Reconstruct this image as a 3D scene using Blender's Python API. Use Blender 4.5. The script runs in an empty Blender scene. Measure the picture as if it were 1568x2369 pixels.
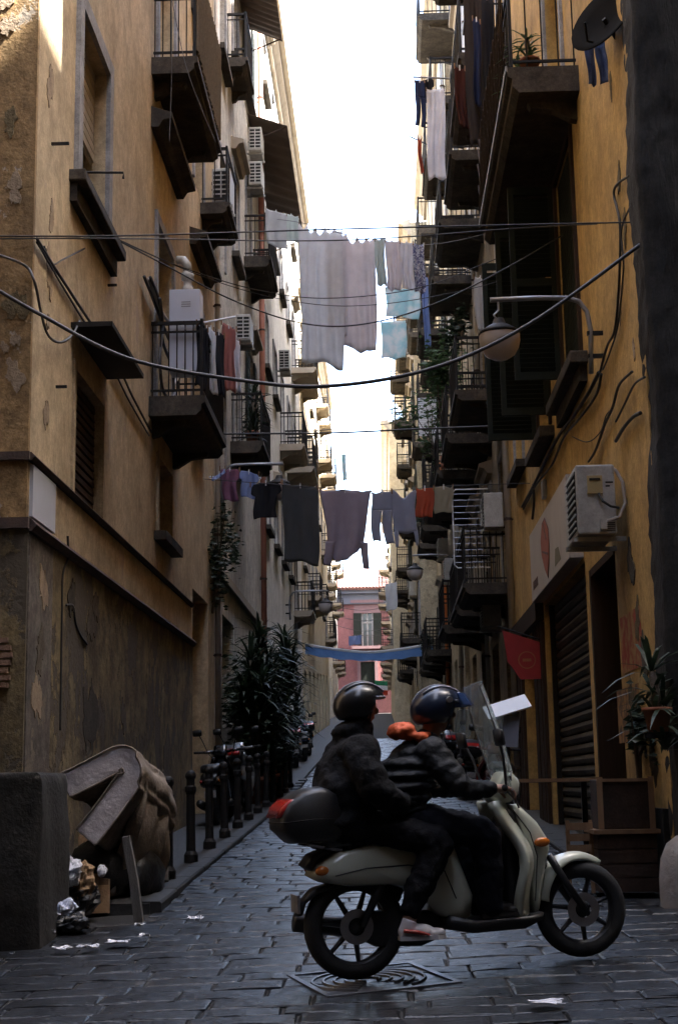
import bpy, bmesh, math, random
import numpy as np
from mathutils import Vector, Matrix
random.seed(7)
rnd = random.uniform
R = math.radians
SC = bpy.context.scene
COL = SC.collection

# ------------------------------------------------------------------ camera, sky, sun, exposure
F, CX, CY = 3290.0, 784.0, 1184.5           # focal length and centre in pixels of a 1568 x 2369 picture (50 mm on 24 x 36 film)
YAW, PITCH, ROLL = -0.028377, 0.188394, R(1.0)
CAM = Vector((0, 0, 1.5))
_f = Vector((math.sin(YAW)*math.cos(PITCH), math.cos(YAW)*math.cos(PITCH), math.sin(PITCH)))
_r0 = Vector((math.cos(YAW), -math.sin(YAW), 0)); _u0 = _r0.cross(_f)
_r = _r0*math.cos(ROLL) - _u0*math.sin(ROLL); _u = _r0*math.sin(ROLL) + _u0*math.cos(ROLL)
cd = bpy.data.cameras.new('camera'); cam = bpy.data.objects.new('camera', cd); COL.objects.link(cam)
cd.sensor_fit = 'VERTICAL'; cd.sensor_height = 36.0; cd.sensor_width = 24.0; cd.lens = F/2369*36.0
cd.clip_start = 0.1; cd.clip_end = 2000
cam.matrix_world = Matrix(((_r.x, _u.x, -_f.x, CAM.x), (_r.y, _u.y, -_f.y, CAM.y), (_r.z, _u.z, -_f.z, CAM.z), (0, 0, 0, 1)))
SC.camera = cam
SUN_EL, SUN_AZ = R(54), R(100)
W = bpy.data.worlds.new('World'); SC.world = W; W.use_nodes = True
_n = W.node_tree.nodes; _sky = _n.new('ShaderNodeTexSky'); _sky.sky_type = 'NISHITA'; _sky.sun_disc = False
_sky.sun_elevation = SUN_EL; _sky.sun_rotation = SUN_AZ; _sky.air_density = 1.0; _sky.dust_density = 4.0; _sky.ozone_density = 1.0
W.node_tree.links.new(_sky.outputs[0], _n['Background'].inputs[0]); _n['Background'].inputs[1].default_value = 0.15
sd = bpy.data.lights.new('sun', 'SUN'); sd.energy = 5.0; sd.angle = R(0.5); sd.color = (1.0, 0.95, 0.88)
sun = bpy.data.objects.new('sun', sd); COL.objects.link(sun)
_d = Vector((math.cos(SUN_EL)*math.sin(SUN_AZ), math.cos(SUN_EL)*math.cos(SUN_AZ), math.sin(SUN_EL)))
sun.rotation_euler = _d.to_track_quat('Z', 'Y').to_euler(); sun.location = (0, 0, 60)
SC.view_settings.view_transform = 'Standard'; SC.view_settings.look = 'None'; SC.view_settings.gamma = 1
SC.view_settings.exposure = 3.88
SC.render.engine = 'CYCLES'
SC.cycles.max_bounces = 8; SC.cycles.diffuse_bounces = 4; SC.cycles.glossy_bounces = 3; SC.cycles.transmission_bounces = 5; SC.cycles.transparent_max_bounces = 8
SC.cycles.use_denoising = True; SC.cycles.caustics_reflective = False; SC.cycles.caustics_refractive = False
SC.cycles.sample_clamp_indirect = 6

# ------------------------------------------------------------------ survey: picture point -> place on a known plane
XL, XR = -2.9, 2.3                          # the two street walls
def base_g(y): return 0.042*y if y < 30 else 1.26 + 0.065*(y-30)
def g(x, y):
    fade = min(1, max(0, (14-y)/3.5))
    return base_g(y) + 0.03*max(-3, min(3, x))*fade
def ray(px, py): return _f + _r*((px-CX)/F) - _u*((py-CY)/F)
def onX(px, py, x): d = ray(px, py); return CAM + d*(x/d.x)
def onY(px, py, y): d = ray(px, py); return CAM + d*(y/d.y)
def onG(px, py):
    d = ray(px, py); lo, hi = 0.5, 300
    for _ in range(50):
        m = (lo+hi)/2; p = CAM + d*(m/d.y)
        if p.z > g(p.x, p.y): lo = m
        else: hi = m
    return p

# ------------------------------------------------------------------ mesh helpers
ORG = {}
WARP = [None]
class MB:
    def __init__(s): s.v = []; s.f = []
    def add(s, vs, fs):
        o = len(s.v); s.v += [Vector(v) for v in vs]; s.f += [tuple(i+o for i in f) for f in fs]; return s
    def box(s, x0, x1, y0, y1, z0, z1):
        return s.add([(x0,y0,z0),(x1,y0,z0),(x1,y1,z0),(x0,y1,z0),(x0,y0,z1),(x1,y0,z1),(x1,y1,z1),(x0,y1,z1)],
                     [(0,3,2,1),(4,5,6,7),(0,1,5,4),(1,2,6,5),(2,3,7,6),(3,0,4,7)])
    def obox(s, c, size, rot=None):
        b = MB().box(-size[0]/2, size[0]/2, -size[1]/2, size[1]/2, -size[2]/2, size[2]/2)
        M = (rot.to_3x3() if rot else Matrix.Identity(3)); c = Vector(c)
        return s.add([c + M @ v for v in b.v], b.f)
    def tube(s, pts, r, n=6, cap=True):
        pts = [Vector(p) for p in pts]; m = len(pts); rs = r if isinstance(r, (list, tuple)) else [r]*m
        vs = []; prev = None
        for i, p in enumerate(pts):
            t = (pts[min(i+1, m-1)] - pts[max(i-1, 0)])
            t = t.normalized() if t.length > 1e-9 else Vector((0,0,1))
            a = prev - t*prev.dot(t) if prev is not None else t.orthogonal()
            if a.length < 1e-6: a = t.orthogonal()
            a.normalize(); prev = a; b = t.cross(a)
            vs += [p + (a*math.cos(2*math.pi*k/n) + b*math.sin(2*math.pi*k/n))*rs[i] for k in range(n)]
        fs = [(i*n+k, i*n+(k+1) % n, (i+1)*n+(k+1) % n, (i+1)*n+k) for i in range(m-1) for k in range(n)]
        if cap: fs += [tuple(range(n))[::-1], tuple(range((m-1)*n, m*n))]
        return s.add(vs, fs)
    def lathe(s, prof, c=(0,0,0), n=16, axis='z', full=1.0):
        vs = []; c = Vector(c)
        for r, h in prof:
            for k in range(n):
                a = 2*math.pi*k/n; x, y = r*math.cos(a), r*math.sin(a)
                vs.append(c + Vector({'z': (x, y, h), 'y': (x, h, y), 'x': (h, x, y)}[axis]))
        m = len(prof)
        return s.add(vs, [(i*n+k, i*n+(k+1) % n, (i+1)*n+(k+1) % n, (i+1)*n+k) for i in range(m-1) for k in range(n)])
    def prism(s, poly, h0, h1, plane='xz'):
        P = {'xz': lambda a, b, h: (a, h, b), 'yz': lambda a, b, h: (h, a, b), 'xy': lambda a, b, h: (a, b, h)}[plane]
        n = len(poly)
        return s.add([P(a, b, h0) for a, b in poly] + [P(a, b, h1) for a, b in poly],
                     [tuple(range(n))[::-1], tuple(range(n, 2*n))] + [(k, (k+1) % n, n+(k+1) % n, n+k) for k in range(n)])
    def puff(s, poly, hw, c=None, k=0.75, layers=6, y=0.0):
        """side outline (x,z) blown up to a rounded body of half width hw"""
        n = len(poly); cx = sum(p[0] for p in poly)/n; cz = sum(p[1] for p in poly)/n
        if c: cx, cz = c
        vs = []
        for i in range(layers+1):
            a = -math.pi/2 + math.pi*i/layers; sc = k + (1-k)*math.cos(a)**0.6 if abs(math.cos(a)) > 1e-6 else k
            vs += [(cx+(px-cx)*sc, y + hw*math.sin(a), cz+(pz-cz)*sc) for px, pz in poly]
        fs = [(i*n+j, i*n+(j+1) % n, (i+1)*n+(j+1) % n, (i+1)*n+j) for i in range(layers) for j in range(n)]
        fs += [tuple(range(n)), tuple(range(layers*n, layers*n+n))[::-1]]
        return s.add(vs, fs)
    def ball(s, c, r, nu=12, nv=8):
        if not isinstance(r, (list, tuple)): r = (r, r, r)
        c = Vector(c); vs = [c + Vector((0, 0, -r[2]))]
        for i in range(1, nv):
            t = -math.pi/2 + math.pi*i/nv
            vs += [c + Vector((r[0]*math.cos(t)*math.cos(2*math.pi*k/nu), r[1]*math.cos(t)*math.sin(2*math.pi*k/nu), r[2]*math.sin(t))) for k in range(nu)]
        vs.append(c + Vector((0, 0, r[2]))); L = len(vs)-1
        fs = [(0, 1+(k+1) % nu, 1+k) for k in range(nu)]
        fs += [(1+i*nu+k, 1+i*nu+(k+1) % nu, 1+(i+1)*nu+(k+1) % nu, 1+(i+1)*nu+k) for i in range(nv-2) for k in range(nu)]
        fs += [(1+(nv-2)*nu+k, 1+(nv-2)*nu+(k+1) % nu, L) for k in range(nu)]
        return s.add(vs, fs)
    def chain(s, pts):
        """capsules with their own radii along joints (x,y,z,r)"""
        for i, p in enumerate(pts):
            s.ball(p[:3], p[3], 14, 10)
            if i:
                q = pts[i-1]; s.tube([q[:3], p[:3]], [q[3]*.99, p[3]*.99], 14)
        return s
    def grid(s, fn, nu, nv):
        return s.add([fn(i/nu, j/nv) for j in range(nv+1) for i in range(nu+1)],
                     [(j*(nu+1)+i, j*(nu+1)+i+1, (j+1)*(nu+1)+i+1, (j+1)*(nu+1)+i) for j in range(nv) for i in range(nu)])
    def mesh(s, name, mat, org=Vector((0,0,0)), smooth=False):
        me = bpy.data.meshes.new(name); me.from_pydata([tuple(v-org) for v in s.v], [], s.f)
        bm = bmesh.new(); bm.from_mesh(me); bmesh.ops.recalc_face_normals(bm, faces=bm.faces); bm.to_mesh(me); bm.free()
        me.materials.append(mat)
        if smooth: me.shade_smooth()
        return me
    def build(s, name, mat, parent=None, smooth=False, bevel=0, label=None, cat=None, group=None, kind=None, org=None):
        if parent is not None: o0 = ORG[parent.name]
        elif org is not None: o0 = Vector(org)
        else:
            xs = [v.x for v in s.v]; ys = [v.y for v in s.v]; zs = [v.z for v in s.v]
            o0 = Vector(((min(xs)+max(xs))/2, (min(ys)+max(ys))/2, min(zs)))
        if WARP[0]: s.v = [WARP[0](v) for v in s.v]
        me = s.mesh(name, mat, o0, smooth)
        o = bpy.data.objects.new(name, me); COL.objects.link(o)
        if parent is not None: o.parent = parent
        else: o.location = o0
        ORG[o.name] = o0
        if bevel:
            m = o.modifiers.new('bevel', 'BEVEL'); m.width = bevel; m.segments = 2; m.limit_method = 'ANGLE'
        tag(o, label, cat, group, kind)
        return o
def tag(o, label=None, cat=None, group=None, kind=None):
    if label: o['label'] = label
    if cat: o['category'] = cat
    if group: o['group'] = group
    if kind: o['kind'] = kind
    return o
def thing(name, label, cat, loc, group=None):
    o = bpy.data.objects.new(name, None); COL.objects.link(o); o.location = loc; o.empty_display_size = .2
    ORG[o.name] = Vector(loc); return tag(o, label, cat, group)
CACHE = {}
def piece(name, key, maker, mat, parent, loc, rot=None, scale=None, kind=None):
    """alike pieces share mesh data; loc is a world place"""
    k = (key, mat.name)
    if k not in CACHE: CACHE[k] = maker(MB()).mesh(name, mat)
    o = bpy.data.objects.new(name, CACHE[k]); COL.objects.link(o); o.parent = parent
    o.location = Vector(loc) - ORG[parent.name]
    if rot: o.rotation_euler = rot
    if scale: o.scale = scale
    if kind: o['kind'] = kind
    return o

# ------------------------------------------------------------------ materials
MATS = {}
def mk(name, c1, c2=None, rough=.7, metal=0, scale=4, bump=.15, bscale=40, stretch=(1,1,1), spec=.4, rvar=0, c3=None, c3s=1.5, c3t=.6, streak=None, streak_t=.55, transl=0, coat=0, contrast=.25, mottle=0):
    if name in MATS: return MATS[name]
    m = bpy.data.materials.new(name); m.use_nodes = True; nt = m.node_tree; N = nt.nodes; L = nt.links
    b = N['Principled BSDF']; b.inputs['Roughness'].default_value = rough; b.inputs['Metallic'].default_value = metal
    b.inputs['Specular IOR Level'].default_value = spec
    if coat: b.inputs['Coat Weight'].default_value = coat; b.inputs['Coat Roughness'].default_value = .08
    geo = N.new('ShaderNodeNewGeometry')
    def noise(sc, st=(1,1,1), det=6, ro=.6):
        mp = N.new('ShaderNodeMapping'); mp.inputs['Scale'].default_value = st; L.new(geo.outputs['Position'], mp.inputs[0])
        n = N.new('ShaderNodeTexNoise'); n.inputs['Scale'].default_value = sc; n.inputs['Detail'].default_value = det; n.inputs['Roughness'].default_value = ro
        L.new(mp.outputs[0], n.inputs['Vector']); return n.outputs['Fac']
    def ramp(src, a, bb):
        r = N.new('ShaderNodeMapRange'); r.inputs['From Min'].default_value = a; r.inputs['From Max'].default_value = bb; L.new(src, r.inputs['Value']); return r.outputs[0]
    def mix(fac, a, bb):
        x = N.new('ShaderNodeMix'); x.data_type = 'RGBA'
        L.new(fac, x.inputs[0])
        for i, q in ((6, a), (7, bb)):
            if isinstance(q, tuple): x.inputs[i].default_value = (*q, 1)
            else: L.new(q, x.inputs[i])
        return x.outputs[2]
    c2 = c2 or tuple(v*.75 for v in c1)
    col = mix(ramp(noise(scale, stretch), .5-contrast, .5+contrast), c1, c2)
    if streak: col = mix(ramp(noise(1.1, (1.5,1.5,.3), 9, .75), streak_t, streak_t+.2), col, streak)
    if mottle:
        def shade(src, a, bb, lo):
            r = N.new('ShaderNodeMapRange'); r.inputs['From Min'].default_value = a; r.inputs['From Max'].default_value = bb; r.inputs['To Min'].default_value = lo; r.inputs['To Max'].default_value = 1.0; L.new(src, r.inputs['Value']); return r.outputs[0]
        for sc_, st_, lo_ in ((1.1, (1,1,.7), 1-mottle*.8), (4.2, (1,1,.85), 1-mottle), (19, (1,1,1), 1-mottle*.8), (80, (1,1,1), 1-mottle*.7)):
            x = N.new('ShaderNodeMix'); x.data_type = 'RGBA'; x.blend_type = 'MULTIPLY'; x.inputs[0].default_value = 1
            L.new(col, x.inputs[6]); L.new(shade(noise(sc_, st_, 10, .78), .36, .6, lo_), x.inputs[7]); col = x.outputs[2]
    patch = None
    if c3:
        patch = ramp(noise(c3s, (1,1,.8), 9, .68), c3t, c3t+.02); col = mix(patch, col, c3)
    L.new(col, b.inputs['Base Color'])
    if rvar:
        L.new(ramp(noise(scale*1.7), .3, .7), (mr := N.new('ShaderNodeMapRange')).inputs['Value'])
        mr.inputs['To Min'].default_value = rough-rvar; mr.inputs['To Max'].default_value = rough+rvar; L.new(mr.outputs[0], b.inputs['Roughness'])
    if bump:
        bp = N.new('ShaderNodeBump'); bp.inputs['Strength'].default_value = bump; bp.inputs['Distance'].default_value = .02
        h = noise(bscale, stretch, 5, .6)
        if patch is not None:
            ma = N.new('ShaderNodeMath'); ma.operation = 'MULTIPLY_ADD'; ma.inputs[1].default_value = -.9; L.new(patch, ma.inputs[0]); L.new(h, ma.inputs[2]); h = ma.outputs[0]
        L.new(h, bp.inputs['Height']); L.new(bp.outputs[0], b.inputs['Normal'])
    if transl:
        t = N.new('ShaderNodeBsdfTranslucent'); L.new(col, t.inputs[0]); ms = N.new('ShaderNodeMixShader'); ms.inputs[0].default_value = transl
        L.new(b.outputs[0], ms.inputs[1]); L.new(t.outputs[0], ms.inputs[2]); L.new(ms.outputs[0], N['Material Output'].inputs[0])
    MATS[name] = m; return m
def cloth_mat(name, c, c2=None, transl=.45, scale=5): return mk(name, c, c2 or tuple(v*.82 for v in c), rough=.9, bump=.12, bscale=220, scale=scale, transl=transl, spec=.1)
def glass_mat():
    m = bpy.data.materials.new('clear_plastic'); m.use_nodes = True; nt = m.node_tree; N = nt.nodes
    p = N['Principled BSDF']; p.inputs['Roughness'].default_value = .12; p.inputs['Base Color'].default_value = (.8, .85, .85, 1)
    t = N.new('ShaderNodeBsdfTransparent'); t.inputs[0].default_value = (.82, .86, .86, 1); ms = N.new('ShaderNodeMixShader'); ms.inputs[0].default_value = .22
    nt.links.new(t.outputs[0], ms.inputs[1]); nt.links.new(p.outputs[0], ms.inputs[2]); nt.links.new(ms.outputs[0], N['Material Output'].inputs[0]); return m
M_L1 = mk('ochre_pink_plaster', (.8,.64,.42), (.7,.53,.32), .9, scale=.7, bump=.35, bscale=30, streak=(.36,.25,.15), c3=(.42,.33,.25), c3s=1.3, c3t=.64, mottle=0.34)
M_L1S = mk('burnt_orange_plaster', (.64,.42,.19), (.52,.32,.14), .9, scale=1.2, bump=.4, bscale=25, streak=(.3,.17,.08), c3=(.40,.34,.27), c3s=1.6, c3t=.58, mottle=0.5)
M_DADO = mk('peeling_dado_plaster', (.40,.30,.145), (.19,.145,.08), .95, scale=2.3, bump=.8, bscale=18, c3=(.085,.07,.05), c3s=1.3, c3t=.53, contrast=.12, mottle=0.48)
M_QUOIN = mk('worn_lilac_render', (.30,.26,.23), (.22,.18,.14), .9, scale=1.4, bump=.4, bscale=22, streak=(.26,.2,.14), c3=(.15,.12,.09), c3s=2, c3t=.56, mottle=0.6)
M_L2 = mk('pale_buff_plaster', (.84,.8,.72), (.74,.67,.57), .9, scale=.5, bump=.3, bscale=30, streak=(.38,.3,.21), c3=(.5,.46,.4), c3s=.7, c3t=.7, mottle=0.4)
M_L3 = mk('cream_plaster', (.88,.86,.8), (.82,.78,.7), .9, scale=.5, bump=.25, bscale=30, streak=(.45,.38,.28), mottle=0.3)
M_L4 = mk('pale_yellow_plaster', (.74,.66,.48), (.66,.55,.36), .9, scale=.5, bump=.2, bscale=30, streak=(.5,.38,.22), mottle=0.3)
M_R1 = mk('yellow_ochre_plaster', (.84,.56,.2), (.74,.46,.15), .88, scale=.9, bump=.35, bscale=30, streak=(.32,.19,.075), c3=(.46,.34,.18), c3s=.9, c3t=.7, mottle=0.36)
M_R2 = mk('sand_plaster', (.58,.46,.29), (.47,.34,.19), .9, scale=.6, bump=.3, bscale=30, streak=(.3,.22,.13), mottle=0.5)
M_R3 = mk('light_straw_plaster', (.68,.59,.42), (.58,.47,.3), .9, scale=.6, bump=.25, bscale=30, streak=(.4,.3,.18), mottle=0.45)
M_PINK = mk('rose_plaster', (.36,.15,.145), (.29,.12,.118), .9, scale=.3, bump=.2, bscale=12, streak=(.27,.11,.10), mottle=0.3)
M_STONE = mk('grey_lava_stone', (.05,.045,.04), (.022,.021,.021), .85, scale=2.5, stretch=(2,2,.35), bump=.9, bscale=12, streak=(.075,.065,.055), streak_t=.5, mottle=0.7)
M_TRIM = mk('pale_marble_trim', (.52,.51,.52), (.4,.38,.37), .7, scale=2, bump=.15, streak=(.33,.29,.25), mottle=0.4)
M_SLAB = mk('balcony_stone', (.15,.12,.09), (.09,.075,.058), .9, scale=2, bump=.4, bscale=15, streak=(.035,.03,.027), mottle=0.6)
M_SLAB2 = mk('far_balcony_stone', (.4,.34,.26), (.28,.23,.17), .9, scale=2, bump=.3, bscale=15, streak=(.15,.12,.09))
M_IRON = mk('black_iron', (.009,.009,.009), (.018,.014,.012), .6, 0, spec=.2, scale=12, bump=.2, bscale=60)
M_RUST = mk('rusty_iron', (.09,.055,.04), (.04,.03,.028), .8, .2, scale=9, bump=.3, bscale=50)
M_GLASS = mk('dark_window_glass', (.03,.035,.04), (.02,.025,.03), .12, spec=.6, bump=.03, bscale=3)
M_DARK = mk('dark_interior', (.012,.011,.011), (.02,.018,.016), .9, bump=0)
M_BROWN = mk('brown_wood', (.05,.029,.018), (.03,.018,.012), .75, spec=.15, scale=3, stretch=(6,6,.5), bump=.2)
M_GREEN = mk('dark_green_shutter_paint', (.022,.026,.021), (.015,.018,.015), .7, spec=.08, scale=4, bump=.15)
M_WHITEP = mk('white_paint', (.72,.72,.72), (.6,.6,.6), .45, scale=3, bump=.05)
M_BLIND = mk('grey_roller_blind', (.36,.31,.25), (.28,.24,.19), .7, scale=3, bump=.1)
M_ACW = mk('aged_white_metal', (.62,.61,.57), (.5,.48,.42), .45, scale=2.5, bump=.05, streak=(.36,.31,.24), streak_t=.6, mottle=0.25)
M_GREYM = mk('grey_metal', (.28,.29,.31), (.2,.2,.22), .45, .5, scale=5, bump=.1)
M_BLUEPAINT = mk('pale_blue_enamel', (.55,.58,.66), (.48,.5,.57), .4, scale=3, bump=.04)
M_CABLE = mk('black_cable', (.02,.02,.022), (.035,.033,.03), .6, bump=0)
M_CABLEG = mk('grey_cable', (.085,.085,.09), (.05,.05,.055), .6, bump=0)
M_PIPE = mk('red_brown_pipe', (.36,.14,.09), (.26,.1,.07), .6, scale=5, bump=.1)
M_PIPEW = mk('pale_drainpipe', (.5,.47,.43), (.38,.34,.29), .6, scale=5, bump=.1, streak=(.22,.18,.14))
M_ROOF = mk('terracotta_tiles', (.16,.075,.06), (.11,.05,.04), .85, scale=5, bump=.4)
M_BASALT = mk('basalt_paving', (.022,.0235,.027), (.010,.011,.013), .35, scale=9, bump=.75, bscale=18, stretch=(.58,1.5,1), spec=.42, rvar=.1, c3=(.036,.033,.030), c3s=1.1, c3t=.64, mottle=0.5)
M_GROUT = mk('dark_joint_soil', (.016,.016,.016), (.024,.022,.02), .95, scale=8, bump=.6)
M_KERB = mk('kerb_stone', (.045,.043,.041), (.026,.025,.024), .7, scale=5, bump=.5, bscale=20, mottle=0.5)
M_LEAF = mk('dark_leaves', (.024,.04,.018), (.013,.024,.012), .5, scale=3, bump=0, transl=.2)
M_LEAF2 = mk('fresh_leaves', (.07,.115,.04), (.04,.075,.028), .5, scale=3, bump=0, transl=.25)
M_BARK = mk('grey_bark', (.13,.10,.075), (.08,.06,.045), .9, scale=8, bump=.5)
M_TERRA = mk('terracotta_pot', (.32,.12,.065), (.24,.09,.05), .8, scale=6, bump=.15)
M_BLACKP = mk('black_plastic', (.012,.012,.013), (.02,.02,.021), .4, scale=6, bump=.06)
M_RUBBER = mk('tyre_rubber', (.016,.016,.016), (.024,.023,.022), .75, scale=14, bump=.2)
M_CREAM = mk('cream_scooter_paint', (.52,.53,.42), (.48,.49,.39), .28, scale=2, bump=.015, coat=.5, spec=.5)
M_RIM = mk('dark_alloy', (.05,.05,.052), (.035,.035,.037), .4, .6, scale=5, bump=.05)
M_STEEL = mk('dull_steel', (.42,.42,.43), (.3,.3,.31), .35, .9, scale=7, bump=.05)
M_CLEAR = glass_mat()
M_SOLID_WOOD = mk('raw_wood', (.26,.15,.075), (.17,.095,.05), .8, scale=3, stretch=(5,5,.6), bump=.3)

# ------------------------------------------------------------------ building kit
class Bld:
    """one house along the street; side -1 = left row (front looks to +x), +1 = right row"""
    def __init__(s, label, side, X, y0, y1, zt, mat, depth=7, zb=-1, base=None):
        s.side, s.X, s.y0, s.y1, s.zt, s.zb, s.mat, s.depth = side, X, y0, y1, zt, zb, mat, depth
        s.root = thing('apartment_house', label, 'building', (X + side*depth/2, (y0+y1)/2, base_g(y0)), 'houses along the alley')
        s.op = []
    def opening(s, y0, y1, z0, z1, d=.28): s.op.append((y0, y1, z0, z1, d)); return s
    def wall(s, frontmat=None, cornice=True):
        X, sd = s.X, s.side; m = MB()
        ys = sorted({s.y0, s.y1, *[o[0] for o in s.op], *[o[1] for o in s.op]}); zs = sorted({s.zb, s.zt, *[o[2] for o in s.op], *[o[3] for o in s.op]})
        for a, b in zip(ys, ys[1:]):
            for c, d in zip(zs, zs[1:]):
                cy, cz = (a+b)/2, (c+d)/2
                if any(o[0] < cy < o[1] and o[2] < cz < o[3] for o in s.op): continue
                m.add([(X,a,c),(X,b,c),(X,b,d),(X,a,d)], [(0,1,2,3)])
        for a, b, c, d, dp in s.op:
            x1 = X + sd*dp
            for q in ([(X,a,c),(X,a,d),(x1,a,d),(x1,a,c)], [(X,b,c),(X,b,d),(x1,b,d),(x1,b,c)], [(X,a,c),(X,b,c),(x1,b,c),(x1,a,c)], [(X,a,d),(X,b,d),(x1,b,d),(x1,a,d)]):
                m.add(q, [(0,1,2,3)])
        xb = X + sd*s.depth
        m.add([(X,s.y0,s.zb),(xb,s.y0,s.zb),(xb,s.y0,s.zt),(X,s.y0,s.zt)], [(0,1,2,3)]); m.add([(X,s.y1,s.zb),(xb,s.y1,s.zb),(xb,s.y1,s.zt),(X,s.y1,s.zt)], [(0,1,2,3)])
        m.add([(X,s.y0,s.zt),(xb,s.y0,s.zt),(xb,s.y1,s.zt),(X,s.y1,s.zt)], [(0,1,2,3)]); m.add([(xb,s.y0,s.zb),(xb,s.y1,s.zb),(xb,s.y1,s.zt),(xb,s.y0,s.zt)], [(0,1,2,3)])
        me = bpy.data.meshes.new('wall'); me.from_pydata([tuple(v-ORG[s.root.name]) for v in m.v], [], m.f); me.materials.append(s.mat)
        bm = bmesh.new(); bm.from_mesh(me); bmesh.ops.remove_doubles(bm, verts=bm.verts, dist=1e-4); bmesh.ops.recalc_face_normals(bm, faces=bm.faces); bm.to_mesh(me); bm.free()
        o = bpy.data.objects.new('wall', me); COL.objects.link(o); o.parent = s.root; ORG[o.name] = ORG[s.root.name]; s.w = o
        if cornice:
            c = MB(); z = s.zt; prof = [(0,-.55),(.12,-.55),(.12,-.4),(.3,-.25),(.3,-.12),(.48,-.05),(.48,.08),(0,.12)]
            c.prism([(X - sd*a, z+h) for a, h in prof], s.y0-.02, s.y1+.02, 'xz'); c.build('cornice', M_SLAB2, s.root)
        return s
    def box(s, name, mat, out0, out1, y0, y1, z0, z1, parent=None, bevel=0, label=None):
        a, b = sorted((s.X - s.side*out0, s.X - s.side*out1)); o = MB().box(a, b, y0, y1, z0, z1).build(name, mat, parent or s.root, bevel=bevel)
        if label: o['label'] = label
        return o
    def window(s, y0, y1, z0, z1, style='plain', trim=M_TRIM, sill=True, tw=.13, proud=.04, leaf=None, frame=M_BROWN, label=None, pediment=False, pane=M_GLASS):
        X, sd = s.X, s.side; P = lambda o0, o1: sorted((X - sd*o0, X - sd*o1))
        m = MB(); a, b = P(-.05, proud)
        m.box(a, b, y0-tw, y0-.002, z0, z1+tw); m.box(a, b, y1+.002, y1+tw, z0, z1+tw); m.box(a, b, y0-.002, y1+.002, z1+.002, z1+tw)
        w = m.build('window', trim, s.root)
        if label: w['label'] = label
        if sill:
            a, b = P(-.02, .16); MB().box(a, b, y0-.2, y1+.2, z0-.12, z0-.002).build('sill', M_SLAB, w)
        if pediment:
            a, b = P(-.02, .26); MB().prism([(X-sd*-.02, z1+tw+.12),(X-sd*.1, z1+tw+.12),(X-sd*.16, z1+tw+.22),(X-sd*.26, z1+tw+.24),(X-sd*.26, z1+tw+.32),(X-sd*-.02, z1+tw+.4)], y0-.25, y1+.25, 'xz').build('pediment', M_SLAB2, w)
        a, b = P(-.24, -.2); ym = (y0+y1)/2; fr = .06
        if style != 'dark':
            f = MB(); f.box(a, b, y0, y0+fr, z0, z1).box(a, b, y1-fr, y1, z0, z1).box(a, b, y0+fr, y1-fr, z1-fr, z1).box(a, b, y0+fr, y1-fr, z0, z0+fr).box(a, b, ym-fr/2, ym+fr/2, z0+fr, z1-fr)
            zt = z0 + (z1-z0)*.72; f.box(a-.003, b+.003, y0+fr, ym-fr/2, zt, zt+.05).box(a-.003, b+.003, ym+fr/2, y1-fr, zt, zt+.05)
            f.build('casement', frame, w)
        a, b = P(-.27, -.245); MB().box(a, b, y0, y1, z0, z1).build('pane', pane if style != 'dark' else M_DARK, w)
        if leaf:                                   # louvred leaves folded back on the wall
            n = max(6, int((z1-z0)/.16)); lw = (y1-y0)/2
            for ya in (y0-lw-.03, y1+.03):
                l = MB(); a, b = P(.045, .075); l.box(a, b, ya, ya+.06, z0, z1).box(a, b, ya+lw-.06, ya+lw, z0, z1).box(a, b, ya+.06, ya+lw-.06, z0, z0+.08).box(a, b, ya+.06, ya+lw-.06, z1-.08, z1)
                a, b = P(.05, .068)
                for k in range(n): zz = z0+.08+(z1-z0-.16)*(k+.1)/n; l.box(a, b, ya+.05, ya+lw-.05, zz, zz+(z1-z0)/n*.7)
                l.build('shutter', leaf, w)
        return w
    def balcony(s, y0, y1, z, out, thick=.2, near=True, rail=.98, gap=.12, mat=None, brackets=True, curved=False, iron=M_IRON, ends=True):
        X, sd = s.X, s.side; mat = mat or M_SLAB
        prof = [(-.01,0),(out,0),(out,-thick*.35),(out-.05,-thick*.45),(out-.05,-thick*.75),(out-.12,-thick),(-.01,-thick)]
        m = MB().prism([(X-sd*a, z+h) for a, h in prof], y0, y1, 'xz')
        if brackets:
            for yb in (y0+.25, y1-.4):
                m.prism([(X-sd*a, z-thick+h) for a, h in [(-.01,.003),(out*.7,.003),(out*.66,-.06),(out*.35,-.09),(.08,-.2),(-.01,-.22)]], yb, yb+.12, 'xz')
        b = m.build('balcony', mat, s.root)
        xo = X - sd*(out-.05); r = MB()
        for zz, t in ((z+rail, .022), (z+.08, .014), (z+rail-.12, .012)):
            r.box(min(X-sd*.02, xo), max(X-sd*.02, xo), y0+.04-t, y0+.04+t, zz-t, zz+t); r.box(min(X-sd*.02, xo), max(X-sd*.02, xo), y1-.04-t, y1-.04+t, zz-t, zz+t)
            r.box(xo-t, xo+t, y0+.04-t, y1-.04+t, zz-t-.001, zz+t+.001)
        for yy in (y0+.04, y1-.04): r.box(xo-.018, xo+.018, yy-.018, yy+.018, z-.01, z+rail+.05)
        spots = [(xo, y0+.04+(y1-y0-.08)*k/max(1, round((y1-y0)/gap))) for k in range(1, round((y1-y0)/gap))]
        for yy in (y0+.04, y1-.04): spots += [(X-sd*(.04+(out-.09)*k/max(1, round(out/gap))), yy) for k in range(round(out/gap))]
        if near:
            rr = r.build('railing', iron, b)
            for p in spots: piece('railing_bar', ('bar', rail), lambda q: q.tube([(0,0,0),(0,0,rail)], .0095, 5), iron, b, (p[0], p[1], z))
        else:
            for p in spots: r.tube([(p[0], p[1], z), (p[0], p[1], z+rail)], .011, 4)
            r.build('railing', iron, b)
        return b

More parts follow.
